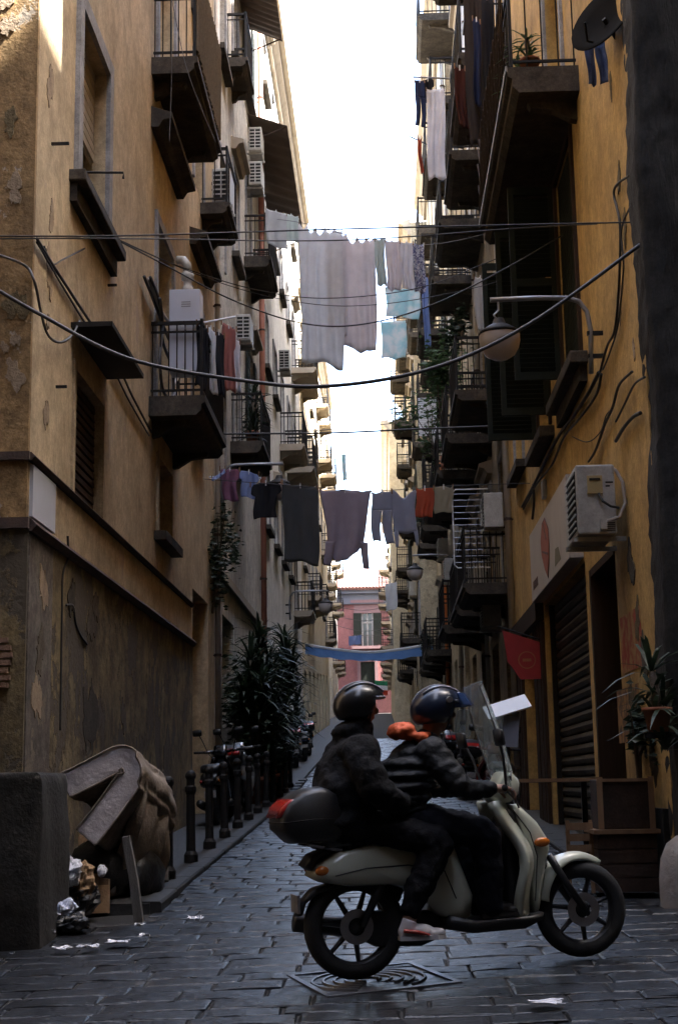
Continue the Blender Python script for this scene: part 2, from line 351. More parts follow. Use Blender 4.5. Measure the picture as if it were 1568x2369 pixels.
# ------------------------------------------------------------------ ground
def build_ground():
    ys = [-30,-10,0,4,6,7,8,9,10,10.5,11,11.5,12,12.5,13,13.5,14,15,18,24,30,40,60,90,128,200,320]; xs = [-60,-20,-8,-3,-2,-1,0,1,2,3,8,20,60]
    m = MB(); m.add([(x, y, g(x, y)) for y in ys for x in xs], [(j*len(xs)+i, j*len(xs)+i+1, (j+1)*len(xs)+i+1, (j+1)*len(xs)+i) for j in range(len(ys)-1) for i in range(len(xs)-1)])
    gr = m.build('ground', M_GROUT, org=(0,0,0), kind='structure')
    def stone(k):
        def mkr(q):
            r2 = random.Random(k); h = .5; e = .025; t = .012
            lo = [(-h,-h,-.05),(h,-h,-.05),(h,h,-.05),(-h,h,-.05)]
            j = lambda s: r2.uniform(-s, s)
            mid = [(-h+j(.01),-h+j(.015),t*.45+j(.004)),(h+j(.01),-h+j(.015),t*.45+j(.004)),(h+j(.01),h+j(.015),t*.45+j(.004)),(-h+j(.01),h+j(.015),t*.45+j(.004))]
            top = [(-h+e+j(.02),-h+e*1.8+j(.02),t+j(.003)),(j(.1),-h+e*1.6+j(.02),t+.003+j(.003)),(h-e+j(.02),-h+e*1.8+j(.02),t+j(.003)),(h-e+j(.02),h-e*1.8+j(.02),t+j(.003)),(j(.1),h-e*1.6+j(.02),t+.003+j(.003)),(-h+e+j(.02),h-e*1.8+j(.02),t+j(.003))]
            q.add(lo+mid+top, [(0,1,5,4),(1,2,6,5),(2,3,7,6),(3,0,4,7),(4,5,10,9,8),(5,6,11,10),(6,7,13,12,11),(7,4,8,13),(8,9,12,13),(9,10,11,12)])
            return q
        return mkr
    cand = []; y = 6.6; row = 0
    while y < 62:
        d = rnd(.21, .29); x0, x1 = (-5.2, 5.2) if y < 11.2 else (-1.93, XR-.3)
        if y > 52: x1 = 1.2
        x = x0 - rnd(0, .5)
        while x < x1:
            w = rnd(.3, .6); a, b = max(x, x0), min(x+w, x1)
            if b-a > .15: cand.append(((a+b)/2, y+d/2, b-a-.014, d-.014, row))
            x += w
        y += d; row += 1
    def seen(c):
        d = Vector((c[0], c[1], g(c[0], c[1]))) - CAM; z = d.dot(_f); px = CX+F*d.dot(_r)/z; return -80 < px < 1648
    vis = [c for c in cand if seen(c)]; near = set(id(c) for c in vis[:300])
    far = MB()
    for c in cand:
        k = random.randrange(8); rx = math.atan((g(c[0], c[1]+.1)-g(c[0], c[1]-.1))/.2) + rnd(-.014, .014); ry = -math.atan((g(c[0]+.1, c[1])-g(c[0]-.1, c[1]))/.2) + rnd(-.012, .012)
        zz = g(c[0], c[1]) + rnd(-.004, .004)
        if id(c) in near:
            piece('paving_stone', ('stone', k), stone(k), M_BASALT, gr, (c[0], c[1], zz), (rx, ry, rnd(-.012, .012)), (c[2], c[3], 1))
        else:
            b = stone(k)(MB()); Mx = Matrix.Translation((c[0], c[1], zz)) @ Matrix.Rotation(rx, 4, 'X') @ Matrix.Rotation(ry, 4, 'Y')
            far.add([Mx @ Vector((v.x*c[2], v.y*c[3], v.z)) for v in b.v], b.f)
    far.build('distant_paving_stones', M_BASALT, gr, kind='stuff')
    # raised pavement with kerb stones along the left wall
    for side, xa, xb, ya in (('left', XL-1.0, -1.95, 12.0), ('right', XR-.28, XR+1.2, 14.5)):
        m = MB(); ys2 = [ya, 16, 20, 25, 30, 40, 60, 90, 122]
        for a, b in zip(ys2, ys2[1:]):
            m.add([(xa,a,base_g(a)-.1),(xb,a,base_g(a)-.1),(xb,b,base_g(b)-.1),(xa,b,base_g(b)-.1),(xa,a,base_g(a)+.055),(xb,a,base_g(a)+.055),(xb,b,base_g(b)+.055),(xa,b,base_g(b)+.055)], [(4,5,6,7),(0,1,5,4),(1,2,6,5),(3,0,4,7),(2,3,7,6)])
        pv = m.build('pavement', M_KERB, kind='structure')
        yy = ya+.02
        while yy < 34:
            ln = .95; xk = xb+.005 if side == 'left' else xa-.005
            piece('kerb_stone', 'kerb', lambda q: q.prism([(-.09,-.1),(.09,-.1),(.09,.05),(.075,.066),(-.075,.066),(-.09,.05)], -.465, .465, 'xz'), M_KERB, pv, (xk, yy+ln/2, base_g(yy+ln/2)), (math.atan(.042), rnd(-.01,.01), rnd(-.006,.006)))
            yy += ln
build_ground()

# ------------------------------------------------------------------ left row, nearest house
L1 = Bld('nearest house on the left, ochre pink plaster over a stained peeling base', -1, XL, 11.5, 24.6, 21.2, M_L1, depth=24)
WIN1 = (13.12, 14.5, 7.4, 9.25); SHUT1 = (13.15, 14.52, 4.24, 5.46); DOOR2 = (18.0, 19.4, 6.42, 8.95); MEZZ = (18.2, 19.35, 4.75, 5.75)
DOOR1 = (18.0, 19.5, 11.12, 13.7); PORT = (21.75, 23.7, .6, 4.5); WB = (21.6, 22.9, 7.0, 9.2); WC = (21.7, 22.9, 11.25, 13.4)
for o in (WIN1, SHUT1, DOOR2, MEZZ, DOOR1, WB, WC): L1.opening(*o)
L1.opening(*PORT, d=1.2); L1.wall()
L1.window(*WIN1, style='dark', tw=.18, proud=.05, sill=False)
bl = L1.box('roller_blind', M_BLIND, -.17, -.15, 13.12, 14.5, 8.2, 9.25)
for k in range(10): piece('blind_slat', 'blslat', lambda q: q.box(-.012, .012, -.69, .69, -.045, .045), M_BLIND, bl, (XL-.14, 13.81, 8.27+k*.105))
L1.box('window_sill', M_SLAB, -.03, .16, 12.75, 14.95, 7.24, 7.36, bevel=.015); L1.box('sill_bracket', M_SLAB, 0, .07, 12.8, 14.9, 7.05, 7.235)
L1.window(*SHUT1, style='dark', tw=.09, proud=.025, trim=M_L1, sill=False)
sh = L1.box('closed_shutter', M_BROWN, -.12, -.08, 13.16, 14.51, 4.245, 5.455, label='dark brown closed shutter under a small canopy')
for k in range(13): piece('slat', 'shslat', lambda q: q.prism([(-.012,-.035),(.02,-.03),(.012,.035),(-.012,.03)], -.6, .6, 'xz'), M_BROWN, sh, (XL-.075, 13.835, 4.33+k*.088))
L1.box('canopy', M_IRON, -.01, .40, 12.95, 14.75, 5.83, 5.88, label='flat black metal canopy over the closed shutter')
L1.window(*DOOR2, tw=.14, sill=False, frame=M_WHITEP); L1.window(*DOOR1, tw=.14, sill=False, frame=M_WHITEP)
L1.window(*MEZZ, style='dark', tw=.07, trim=M_L1, sill=True)
for y0, y1, z, lab in ((17.5, 19.9, 10.1, None), (21.3, 23.4, 9.95, None), (21.4, 23.3, 14.1, None)):
    MB().prism([(XL-.01, z), (XL+.1, z), (XL+.16, z+.1), (XL+.28, z+.12), (XL+.28, z+.2), (XL-.01, z+.3)], y0, y1, 'xz').build('window_hood', M_SLAB, L1.root)
L1.window(*WB, tw=.12, sill=True); L1.window(*WC, tw=.12, sill=False)
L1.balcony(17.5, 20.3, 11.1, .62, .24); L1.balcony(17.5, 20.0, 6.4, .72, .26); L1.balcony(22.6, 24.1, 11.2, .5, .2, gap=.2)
# straw mat tied to the outer rail of the upper balcony
m = MB()
for k in range(56): y = 17.56 + k*.048; m.tube([(XL+.605, y, 11.2+rnd(-.05,.03)), (XL+.612+rnd(-.006,.006), y, 12.6+rnd(-.03,.05))], .025, 5)
m.build('reed_screen', mk('dry_reed', (.16,.12,.075), (.09,.065,.04), .9, scale=20, bump=.3), L1.root)
# peeling base, string courses, corner strip, side wall
L1.box('dado', M_DADO, 0, .025, 12.3, 21.6, -.9, 3.58); L1.box('corner_strip', M_QUOIN, 0, .03, 11.46, 12.3, -.9, 3.57)
L1.box('stone_plate', M_BLUEPAINT, 0, .03, 11.52, 12.35, 3.72, 4.16)
m = MB().prism([(XL-.01,3.58),(XL+.05,3.58),(XL+.09,3.63),(XL+.05,3.68),(XL-.01,3.68)], 11.43, 21.6, 'xz'); m.build('string_course', M_RUST, L1.root)
m = MB().prism([(XL-.01,4.18),(XL+.03,4.18),(XL+.06,4.215),(XL+.03,4.25),(XL-.01,4.25)], 11.44, 21.6, 'xz'); m.build('string_course', M_RUST, L1.root)
sw = MB().box(XL-24, XL-.0, 11.44, 11.496, 3.7, 21.1).build('side_wall', M_L1S, L1.root); MB().box(XL-24, XL+.02, 11.42, 11.497, -.9, 3.6).build('side_wall', M_DADO, L1.root)
MB().box(XL-24, XL+.03, 11.38, 11.498, 3.6, 3.69).build('string_course', M_RUST, L1.root); MB().box(XL-24, XL+.02, 11.40, 11.443, 4.18, 4.25).build('string_course', M_RUST, L1.root)
M_BRICK = mk('old_brick', (.22,.13,.085), (.15,.09,.06), .9, scale=8, bump=.5)
for k in range(7): piece('brick', ('brick', 0), lambda q: q.box(-.055, .055, -.03, .03, -.021, .021), M_BRICK, sw, (XL-.16+rnd(-.03,.03), 11.405, 2.32+k*.06), (0, rnd(-.04,.04), 0))
# doorway with worn leaves
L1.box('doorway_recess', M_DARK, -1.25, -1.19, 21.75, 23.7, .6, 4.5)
for k in range(2): L1.box('door_leaf', M_BROWN, -.5, -.44, 21.77+.97*k, 22.71+.97*k, .7, 4.45)
# little brackets and hooks, vertical cable
for px, py, ln in ((120, 333, .16), (250, 660, .1), (130, 895, .1)):
    p = onX(px, py, XL); MB().box(XL-.02, XL+ln, p.y-.012, p.y+.012, p.z-.012, p.z+.012).build('wall_hook', M_IRON, L1.root)
p = onX(165, 398, XL); MB().tube([(XL-.02, p.y, p.z), (XL+.5, p.y+.05, p.z+.0), (XL+.5, p.y+.05, p.z-.06)], .012, 6).build('clothes_rod', M_IRON, L1.root)

def plaster_patch(par, plane, c, r, mat, seed, t=.012, sgn=1, zs=1.3):
    r2 = random.Random(seed); n = 40; ph = [r2.uniform(0,6.28) for _ in range(4)]
    pts = [(math.cos(a)*r*(1+.28*math.sin(2*a+ph[0])+.2*math.sin(3*a+ph[1])+.14*math.sin(7*a+ph[2])+.08*math.sin(13*a+ph[3])+r2.uniform(-.09,.09)), math.sin(a)*r*zs*(1+.28*math.sin(2*a+ph[0])+.2*math.sin(5*a+ph[3])+.1*math.sin(11*a+ph[1])+r2.uniform(-.1,.1))) for a in [2*math.pi*k/n for k in range(n)]]
    m = MB()
    if plane == 'x': m.prism([(c[1]+a, c[2]+b) for a, b in pts], c[0]-.005*sgn, c[0]+t*sgn, 'yz')
    else: m.prism([(c[0]+a, c[2]+b) for a, b in pts], c[1]-t, c[1]+.005, 'xz')
    m.build('plaster_patch', mat, par)
PPAL = (mk('ochre_remnant', (.33,.245,.12), (.23,.175,.09), .95, scale=3, bump=.6, mottle=.5), mk('grey_cement_patch', (.21,.17,.115), (.15,.12,.08), .95, scale=3, bump=.6, mottle=.5), mk('pale_lime_patch', (.56,.43,.3), (.46,.34,.22), .95, scale=3, bump=.5, mottle=.35), mk('dark_damp_render', (.12,.095,.062), (.075,.06,.043), .95, scale=3, bump=.6, mottle=.5))
for k in range(15): plaster_patch(L1.root, 'x', (XL+.025, 12.5+8.6*random.Random(k).random()**1.2, .75+2.6*random.Random(k+90).random()), .07+.27*random.Random(k+50).random()**2, PPAL[(0,1,0,1,3)[k % 5]], k, .003+.0004*k)
for k in range(5): plaster_patch(L1.root, 'x', (XL+.03, 11.6+.6*random.Random(k+7).random(), 1.0+2.4*random.Random(k+17).random()), .08+.1*random.Random(k+27).random(), PPAL[(2,3,1)[k % 3]], k+60, .006+.0006*k)
for k in range(9): plaster_patch(L1.root, 'y', (XL-.42*random.Random(k+3).random()-.03, 11.44, 4.5+4*random.Random(k+13).random()), .03+.06*random.Random(k+23).random(), PPAL[2 if k % 3 else 0], k+80, .006+.0006*k, zs=1.7)
for k in range(6): plaster_patch(L1.root, 'x', (XL, 11.75+.5*random.Random(k+33).random(), 4.6+3.6*random.Random(k+43).random()), .04+.07*random.Random(k+53).random(), PPAL[2], k+100, .006+.0006*k, zs=1.6)
# ------------------------------------------------------------------ rest of the left row
def auto(b, floors, bay=3.1, first=1.2, near=False, pb=.6, leafmat=None, trim=M_TRIM, seed=1, ground_doors=True, skip=(), wh=2.4, slab=None, lit=True, out=(.6,.9)):
    r2 = random.Random(seed); spots = []; y = b.y0 + first; bays = []
    while y + 1.3 < b.y1 - .4: bays.append(y); y += bay*r2.uniform(.92, 1.08)
    for fi, z in enumerate(floors):
        for yi, y in enumerate(bays):
            if (fi, yi) in skip or z + wh + .4 > b.zt: continue
            fb = r2.random() < pb; z0 = z if fb else z + .85; z1 = z + wh
            spots.append((y, y+1.15, z0, z1, fb)); b.opening(y, y+1.15, z0, z1)
    gds = []
    if ground_doors:
        for y in bays:
            gz = base_g(y); b.opening(y-.2, y+1.4, gz+.12, gz+3.0, .35); gds.append((y-.2, y+1.4, gz+.12, gz+3.0))
    b.wall()
    for y0, y1, z0, z1, fb in spots:
        b.window(y0, y1, z0, z1, sill=not fb, trim=trim, leaf=(leafmat if r2.random() < .5 else None), pediment=r2.random() < (.25 if b.side < 0 else .5), frame=r2.choice((M_BROWN, M_GREEN, M_WHITEP)))
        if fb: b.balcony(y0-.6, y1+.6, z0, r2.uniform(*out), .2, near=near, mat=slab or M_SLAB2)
    for y0, y1, z0, z1 in gds:
        b.box(r2.choice(('door', 'door', 'roller_shutter')), r2.choice((M_BROWN, M_GREEN, M_GREYM, M_DARK)), -.34, -.3, y0, y1, z0, z1)
    return spots
L2 = Bld('pale buff house with air conditioners and a red drainpipe, second on the left', -1, XL-.02, 24.62, 34.3, 21.6, M_L2)
for o in ((25.3, 26.5, 11.4, 13.6), (25.4, 26.6, 15.6, 17.9), (28.0, 29.2, 8.25, 10.6), (31.0, 32.2, 13.3, 15.7), (31.0, 32.2, 17.6, 19.9), (28.1, 29.2, 12.4, 14.4), (28.1, 29.2, 16.9, 19.0), (31.2, 32.3, 9.4, 11.3), (25.2, 26.4, 7.0, 9.0)): L2.opening(*o)
L2.opening(26, 28, .9, 4.6, .4).opening(30.5, 32.5, 1.1, 4.4, .4); L2.wall()
for o, k in (((25.3, 26.5, 11.4, 13.6), 0), ((25.4, 26.6, 15.6, 17.9), 1), ((28.0, 29.2, 8.25, 10.6), 0), ((31.0, 32.2, 13.3, 15.7), 0), ((31.0, 32.2, 17.6, 19.9), 1), ((28.1, 29.2, 12.4, 14.4), 1), ((28.1, 29.2, 16.9, 19.0), 1), ((31.2, 32.3, 9.4, 11.3), 1), ((25.2, 26.4, 7.0, 9.0), 1)):
    L2.window(*o, sill=bool(k), pediment=bool(k), frame=M_WHITEP if k else M_BROWN, leaf=M_GREEN if k and o[0] > 30 else None)
L2.balcony(27.5, 29.8, 8.23, .66, .24); L2.balcony(30.5, 32.7, 13.27, .62, .26); L2.balcony(26.9, 28.4, 16.2, .45, .2, gap=.2)
for (a, c) in ((26, .9), (30.5, 1.1)): L2.box('door', M_BROWN, -.38, -.34, a, a+2, c, c+3.6)
L2.box('string_course', M_SLAB2, -.01, .08, 24.65, 34.3, 5.2, 5.36)
L3 = Bld('cream house with pedimented windows, third on the left, sunlit at the top', -1, XL-.06, 34.32, 53, 23.3, M_L3)
auto(L3, (7.3, 11.65, 15.9, 19.8), 3.2, 2.2, True, .25, None, seed=4)
L4 = Bld('pale yellow house with striped front, fourth on the left', -1, XL-.3, 53.02, 86, 24.5, M_L4)
auto(L4, (9.6, 14.0, 18.3, 21.3), 3.8, 2.0, False, .4, None, seed=9)
L5 = Bld('farthest house of the left row, cream, near the pink house', -1, XL-.85, 86.02, 121.5, 23.5, M_L3)
auto(L5, (10.6, 14.4, 18.2), 5, 2.0, False, .6, None, seed=5)

# ------------------------------------------------------------------ right row, nearest house
R1 = Bld('nearest house on the right, deep yellow ochre plaster with a dark stone corner', 1, XR, 11.75, 24.4, 24.2, M_R1, depth=24)
RWIN = (15.3, 16.75, 6.12, 8.75); RWIN2 = (18.3, 19.6, 6.1, 8.7); RTOP = (15.6, 17.0, 9.28, 11.8); RTOP2 = (21.9, 23.1, 13.2, 15.6); SHOP = (15.9, 20.0, .4, 3.9); DRK = (13.85, 15.55, .3, 3.75); RLOW = (21.4, 23.2, .7, 3.6); RM = (21.8, 23.1, 6.4, 8.6)
for o in (RWIN, RWIN2, RTOP, RTOP2, RM): R1.opening(*o)
R1.opening(*SHOP, d=.2).opening(*DRK, d=1.6).opening(*RLOW, d=.5); R1.wall()
R1.window(*RWIN, tw=.1, sill=False, trim=M_BROWN); cl = R1.box('dark_recess_leaf', M_GREEN, -.06, -.02, 15.31, 16.74, 6.13, 8.74)  # dark leaf added to stand in for the shaded window recess
for k in range(36): piece('slat', 'clslat', lambda q: q.prism([(.0,-.028),(.015,-.02),(.0,.028)], -.62, .62, 'xz'), M_GREEN, cl, (XR+.005, 16.02, 6.22+k*.07))
R1.window(*RWIN2, tw=.1, sill=False, trim=M_BROWN)
R1.window(*RTOP, tw=.12, sill=False, frame=M_BROWN); R1.window(*RTOP2, tw=.12, sill=False); R1.window(*RM, tw=.1, style='dark')
def louvre(b, y, z0, z1, w, mat=M_GREEN):       # an opened leaf standing square to the wall
    X, sd = b.X, b.side; P = lambda a, c: sorted((X - sd*a, X - sd*c)); f = MB()
    a0, a1 = P(.03, .1); f.box(a0, a1, y-.022, y+.022, z0, z1); a0, a1 = P(w-.07, w); f.box(a0, a1, y-.022, y+.022, z0, z1)
    a0, a1 = P(.1, w-.07)
    for z in (z0, (z0+z1)/2-.05, z1-.1): f.box(a0, a1, y-.021, y+.021, z, z+.1)
    s = f.build('open_shutter', mat, b.root)
    n = int((z1-z0-.2)/.062); L = w-.17
    for k in range(n):
        z = z0+.13+k*(z1-z0-.24)/n
        if abs(z-(z0+z1)/2) < .07: continue
        piece('slat', ('louvre', round(L, 2)), lambda q: q.obox((0,0,0), (L, .012, .06), Matrix.Rotation(.6, 4, 'X')), mat, s, (X-sd*(w*.5+.015), y, z))
louvre(R1, 16.85, 6.3, 8.8, .6)
louvre(R1, 19.75, 6.25, 8.9, .72); louvre(R1, 18.15, 6.2, 8.75, .66)
R1.box('window_sill', M_SLAB, -.03, .2, 14.9, 17.2, 5.93, 6.07, bevel=.015); R1.box('sill_bracket', M_SLAB, 0, .09, 15.0, 17.1, 5.75, 5.925)
R1.box('window_sill', M_SLAB, -.03, .2, 18.0, 19.9, 5.88, 6.02, bevel=.015)
R1.balcony(14.5, 19.0, 9.2, .78, .3, gap=.2); R1.balcony(21.3, 24.2, 13.1, .85, .26, gap=.16)
R1.box('slab_edge', M_TRIM, .78, .80, 14.5, 19.0, 9.15, 9.215)
# stone corner pilaster of rough blocks, in the face that looks at the crossing
pil = MB().box(XR+.02, XR+24, 11.5, 11.747, -1, 24.1).build('corner_pilaster', M_STONE, R1.root)
cr = MB()
def corner(u, v):
    z = -.8 + 24.9*v; j = .02*math.sin(z*1.7)+.008*math.sin(z*4.3+1)+rnd(-.008,.008)*(1 if random.random()<.3 else .2); k = .012*math.sin(z*3.7+u*19)+.02*math.sin(u*31)+rnd(-.01,.01)
    if u < .25: return (XR-.015+j+rnd(-.01,.01), 11.9-(u/.25)*.5+.0*k, z)
    return (XR-.015+j*(1-u)+(u-.25)/.75*1.6, 11.40+k, z)
cr.grid(corner, 26, 300).build('rough_stone_facing', M_STONE, R1.root, smooth=True)
# roller shutter of the shop, slat by slat
M_SHUT = mk('grimy_metal_shutter', (.16,.13,.085), (.10,.085,.06), .55, .35, scale=3, bump=.15, streak=(.06,.05,.04), mottle=0.5)
rs = R1.box('roller_shutter', M_DARK, -.2, -.17, 15.9, 20.0, .4, 3.9)
for k in range(26): piece('shutter_slat', 'rslat', lambda q: q.prism([(.03,-.062),(.0,-.05),(-.02,0),(0,.045),(.03,.058)], -2.04, 2.04, 'xz'), M_SHUT, rs, (XR+.14, 17.95, .55+k*.132))
for yy in (15.92, 19.98): MB().box(XR+.06, XR+.13, yy-.05, yy+.05, .4, 3.9).build('guide_rail', M_IRON, R1.root)
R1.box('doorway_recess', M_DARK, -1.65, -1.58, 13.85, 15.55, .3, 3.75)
R1.box('door', M_BROWN, -.52, -.47, 21.4, 23.2, .7, 3.6)
R1.box('dark_jamb_lining', M_BROWN, -1.57, .015, 15.44, 15.547, .31, 3.74); R1.box('dark_head_lining', M_BROWN, -1.57, .012, 13.86, 15.43, 3.66, 3.745)  # dark lining added: the doorway's shade put into its colour
for k in range(5): R1.box('shaded_shopfront_panel', M_BROWN, 0, .05+.008*(k % 2), 20.14+k*.245, 20.37+k*.245, .35, 3.7)  # shopfront boards, their dark brown also stands in for shadow on the wall
for k in range(4): R1.box('shaded_shopfront_panel', M_BROWN, 0, .05+.008*(k % 2), 23.24+k*.27, 23.49+k*.27, .35, 3.7)
R1.box('shaded_shopfront_beam', M_BROWN, 0, .12, 20.14, 24.3, 3.72, 4.0)
R1.box('base_course', M_STONE, 0, .05, 11.9, 13.8, -.5, 1.25)

for k in range(9): plaster_patch(R1.root, 'x', (XR, 12.1+1.5*random.Random(k+3).random(), 1.4+2.2*random.Random(k+13).random()), .06+.11*random.Random(k+23).random(), PPAL[(0,1,3)[k % 3]], k+120, .006+.0006*k, sgn=-1)
for k in range(5): plaster_patch(R1.root, 'x', (XR, 12.0+1.0*random.Random(k+5).random(), 4.6+3.5*random.Random(k+15).random()), .04+.06*random.Random(k+25).random(), PPAL[2 if k % 2 else 0], k+140, .006+.0006*k, sgn=-1, zs=1.8)
R2 = Bld('sand coloured house with crowded balconies, second on the right', 1, XR+.02, 24.42, 38, 24.6, M_R2)
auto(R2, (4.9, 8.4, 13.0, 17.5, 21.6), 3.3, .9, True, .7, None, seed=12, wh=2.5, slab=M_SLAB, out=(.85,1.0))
R3 = Bld('light straw house on the right, third along', 1, XR-.1, 38.02, 55, 24.6, M_R3)
auto(R3, (5.6, 9.6, 14.0, 18.3, 22.2), 3.4, .9, True, .75, M_GREEN, seed=21, slab=M_SLAB, out=(.8,1.0))
R4 = Bld('straw coloured house on the right, fourth along', 1, XR-.75, 55.02, 83, 24, M_R3)
auto(R4, (7.0, 11.5, 15.7, 19.8), 3.9, .9, False, .7, M_GREEN, seed=22, slab=M_SLAB)
R5 = Bld('pale far house at the right end of the alley', 1, XR-1.6, 83.02, 121.5, 22.8, M_L4)
auto(R5, (9.5, 13.5, 17.5), 5.5, 2.5, False, .6, None, seed=23)

# ------------------------------------------------------------------ pink house closing the view
Y = 125.0; root = thing('pink_house', 'pink house with green shutters closing the far end of the alley', 'building', (-1.5, Y+4, base_g(Y)))
m = MB(); ops = [(-2.1, -.35, 13.3, 16.2), (-1.9, -.65, 9.2, 11.9), (-6.5, -5, 13.3, 16.2), (3, 4.6, 13.3, 16.2)]
xs = sorted({-14, 12, *[o[0] for o in ops], *[o[1] for o in ops]}); zs = sorted({5.5, 17.6, *[o[2] for o in ops], *[o[3] for o in ops]})
for a, b in zip(xs, xs[1:]):
    for c, d in zip(zs, zs[1:]):
        if not any(o[0] < (a+b)/2 < o[1] and o[2] < (c+d)/2 < o[3] for o in ops): m.add([(a,Y,c),(b,Y,c),(b,Y,d),(a,Y,d)], [(0,1,2,3)])
m.build('wall', M_PINK, root)
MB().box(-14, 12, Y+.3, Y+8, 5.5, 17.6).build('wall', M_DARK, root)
M_PINKD = mk('dusky_stucco', (.2,.12,.125), (.16,.095,.10), .85, bump=.1); M_GREYST = mk('grey_blue_stucco', (.13,.135,.165), (.10,.105,.13), .85, scale=.6, bump=.1)
MB().box(-14.2, 12.2, Y-.25, Y-.002, 17.0, 17.9).box(-14.2, 12.2, Y-.6, Y+8, 17.9, 18.3).build('cornice', M_GREYST, root)
rf = MB().add([(-14.3,Y-.8,18.302),(12.3,Y-.8,18.302),(12.3,Y+8,21.2),(-14.3,Y+8,21.2)], [(0,1,2,3)]).build('roof', M_ROOF, root)
for k in range(44): piece('tile_row', 'tilerow', lambda q: q.tube([(0,0,-.06),(0,8.8,2.84)], .165, 6), M_ROOF, rf, (-9+k*.3, Y-.85, 18.36))
for i, (x0, x1, z0, z1) in enumerate(ops):
    w = MB(); t = .28
    w.box(x0-t, x0, Y-.08, Y+.28, z0, z1+t).box(x1, x1+t, Y-.08, Y+.28, z0, z1+t).box(x0, x1, Y-.08, Y+.28, z1, z1+t)
    if i != 1: w.box(x0-t-.3, x1+t+.3, Y-.3, Y+.1, z1+.9, z1+1.15).box(x0-t, x1+t, Y-.06, Y+.1, z1+t, z1+.9)
    w = w.build('window', M_PINKD, root)
    MB().box(x0, x1, Y+.2, Y+.25, z0, z1).build('pane', M_GLASS, w)
    if i == 1: MB().box(x0+.02, x1-.02, Y+.05, Y+.12, z0, z1).build('shutter', M_GREEN, w)
    else:
        c = MB(); xm = (x0+x1)/2
        c.box(x0+.35, x0+.5, Y+.1, Y+.16, z0, z1).box(xm-.06, xm+.06, Y+.1, Y+.16, z0, z1).box(x1-.5, x1-.35, Y+.1, Y+.16, z0, z1).box(x0+.5, x1-.5, Y+.1, Y+.16, z1-.9, z1-.75).build('casement', M_TRIM, w)
        for a in (x0-.35, x1-.35): MB().box(a, a+.7, Y-.16, Y-.1, z0+.1, z1).build('shutter', M_GREEN, w)
        MB().box(x0-.5, x1+.5, Y-.8, Y, z0-.3, z0-.05).build('balcony', M_PINKD, w)
        rl = MB().box(x0-.5, x1+.5, Y-.78, Y-.74, z0+.85, z0+.9)
        for k in range(14): xx = x0-.45+k*(x1-x0+.9)/13; rl.box(xx-.02, xx+.02, Y-.78, Y-.74, z0-.05, z0+.86)
        rl.build('railing', M_IRON, w)
M_LOWBOUNCE = mk('low_bounce_wall', (.16,.12,.08), (.1,.08,.055), .95, scale=1, bump=.4)  # dark wall colour chosen so the unseen houses bounce little light
# unseen houses around the crossing, added and sized to shade it
for lab, sd, x, y0, y1, h, dp in (('unseen house added for shade behind the camera on the left of the crossing', -1, -2.7, -12, 6.5, 29, 24), ('unseen house added for shade behind the camera on the right of the crossing', 1, 2.7, -12, 6.5, 29, 15), ('unseen house added to block the sun along the cross street on the right', 1, 18, -8, 11.3, 36.8, 10), ('unseen house added to block skylight along the cross street on the left', -1, -18, 5.7, 11.3, 22, 10), ('unseen house added to block skylight from the alley behind the camera', 1, -8, -20, -12.2, 26, 16)):
    b = Bld(lab, sd, x, y0, y1, h, M_LOWBOUNCE, depth=dp); auto(b, (5, 9.5), 4.2, 2, False, .0, None, seed=33)

# ------------------------------------------------------------------ air conditioners
def ac(label, X, side, y0, z0, w=.8, h=.58, d=.32, gap=.06, grille='front', mat=M_ACW):
    """outdoor unit on the wall: long side along the wall; grille on the street side or on the end towards the crossing"""
    a, b = sorted((X - side*gap, X - side*(gap+d))); root = thing('air_conditioner', label, 'air conditioner', ((a+b)/2, y0+w/2, z0), 'outdoor units on the walls')
    MB().box(a, b, y0, y0+w, z0, z0+h).build('casing', mat, root, bevel=.018)
    xf = X - side*(gap+d); s2 = -side
    if grille == 'front':
        MB().box(min(xf, xf+s2*.004), max(xf, xf+s2*.004), y0+.06, y0+w-.22, z0+.05, z0+h-.05).build('fan_opening', M_DARK, root)
        for k in range(9): piece('grille_bar', ('gb', round(w, 2)), lambda q: q.box(-.006, .006, -(w-.28)/2, (w-.28)/2, -.008, .008), mat, root, (xf+s2*.012, y0+.06+(w-.28)/2, z0+.07+k*(h-.14)/8))
    else:
        n = 6; MB().box(a+.03, b-.03, y0-.006, y0-.002, z0+.04, z0+h-.04).build('coil_opening', M_DARK, root)
        for k in range(n+1): piece('grille_bar', ('gx', round(d, 2)), lambda q: q.box(-d/2+.03, d/2-.03, -.006, .006, -.011, .011), mat, root, ((a+b)/2, y0-.012, z0+.05+k*(h-.1)/n))
        piece('grille_bar', ('gz', round(h, 2)), lambda q: q.box(-.011, .011, -.005, .005, -h/2+.04, h/2-.04), mat, root, ((a+b)/2, y0-.014, z0+h/2))
    for yy in (y0+.12, y0+w-.16):
        xa, xb = sorted((X, X - side*(gap+d+.03))); MB().box(xa, xb, yy, yy+.04, z0-.045, z0-.003).build('bracket', M_ACW, root)
    return root
a = ac('big aged white air conditioner with a bent pipe above the shop shutter', XR, 1, 13.02, 3.72, .86, .66, .36, .1)
xa, xb = XR-.46, XR-.1; yf = 13.02
MB().box(xa+.1, xa+.24, yf-.02, yf-.001, 4.1, 4.27).build('terminal_cover', mk('yellowed_plastic', (.42,.33,.16), (.36,.27,.12), .6), a)
MB().box(xa+.12, xa+.22, yf-.026, yf-.0205, 4.225, 4.245).build('slot', M_DARK, a)
for q in ((.27,.33,4.2),(.27,.3,4.165)): MB().box(xa+q[0], xa+q[1]+.01, yf-.004, yf-.001, q[2], q[2]+.014).build('slot', M_DARK, a)
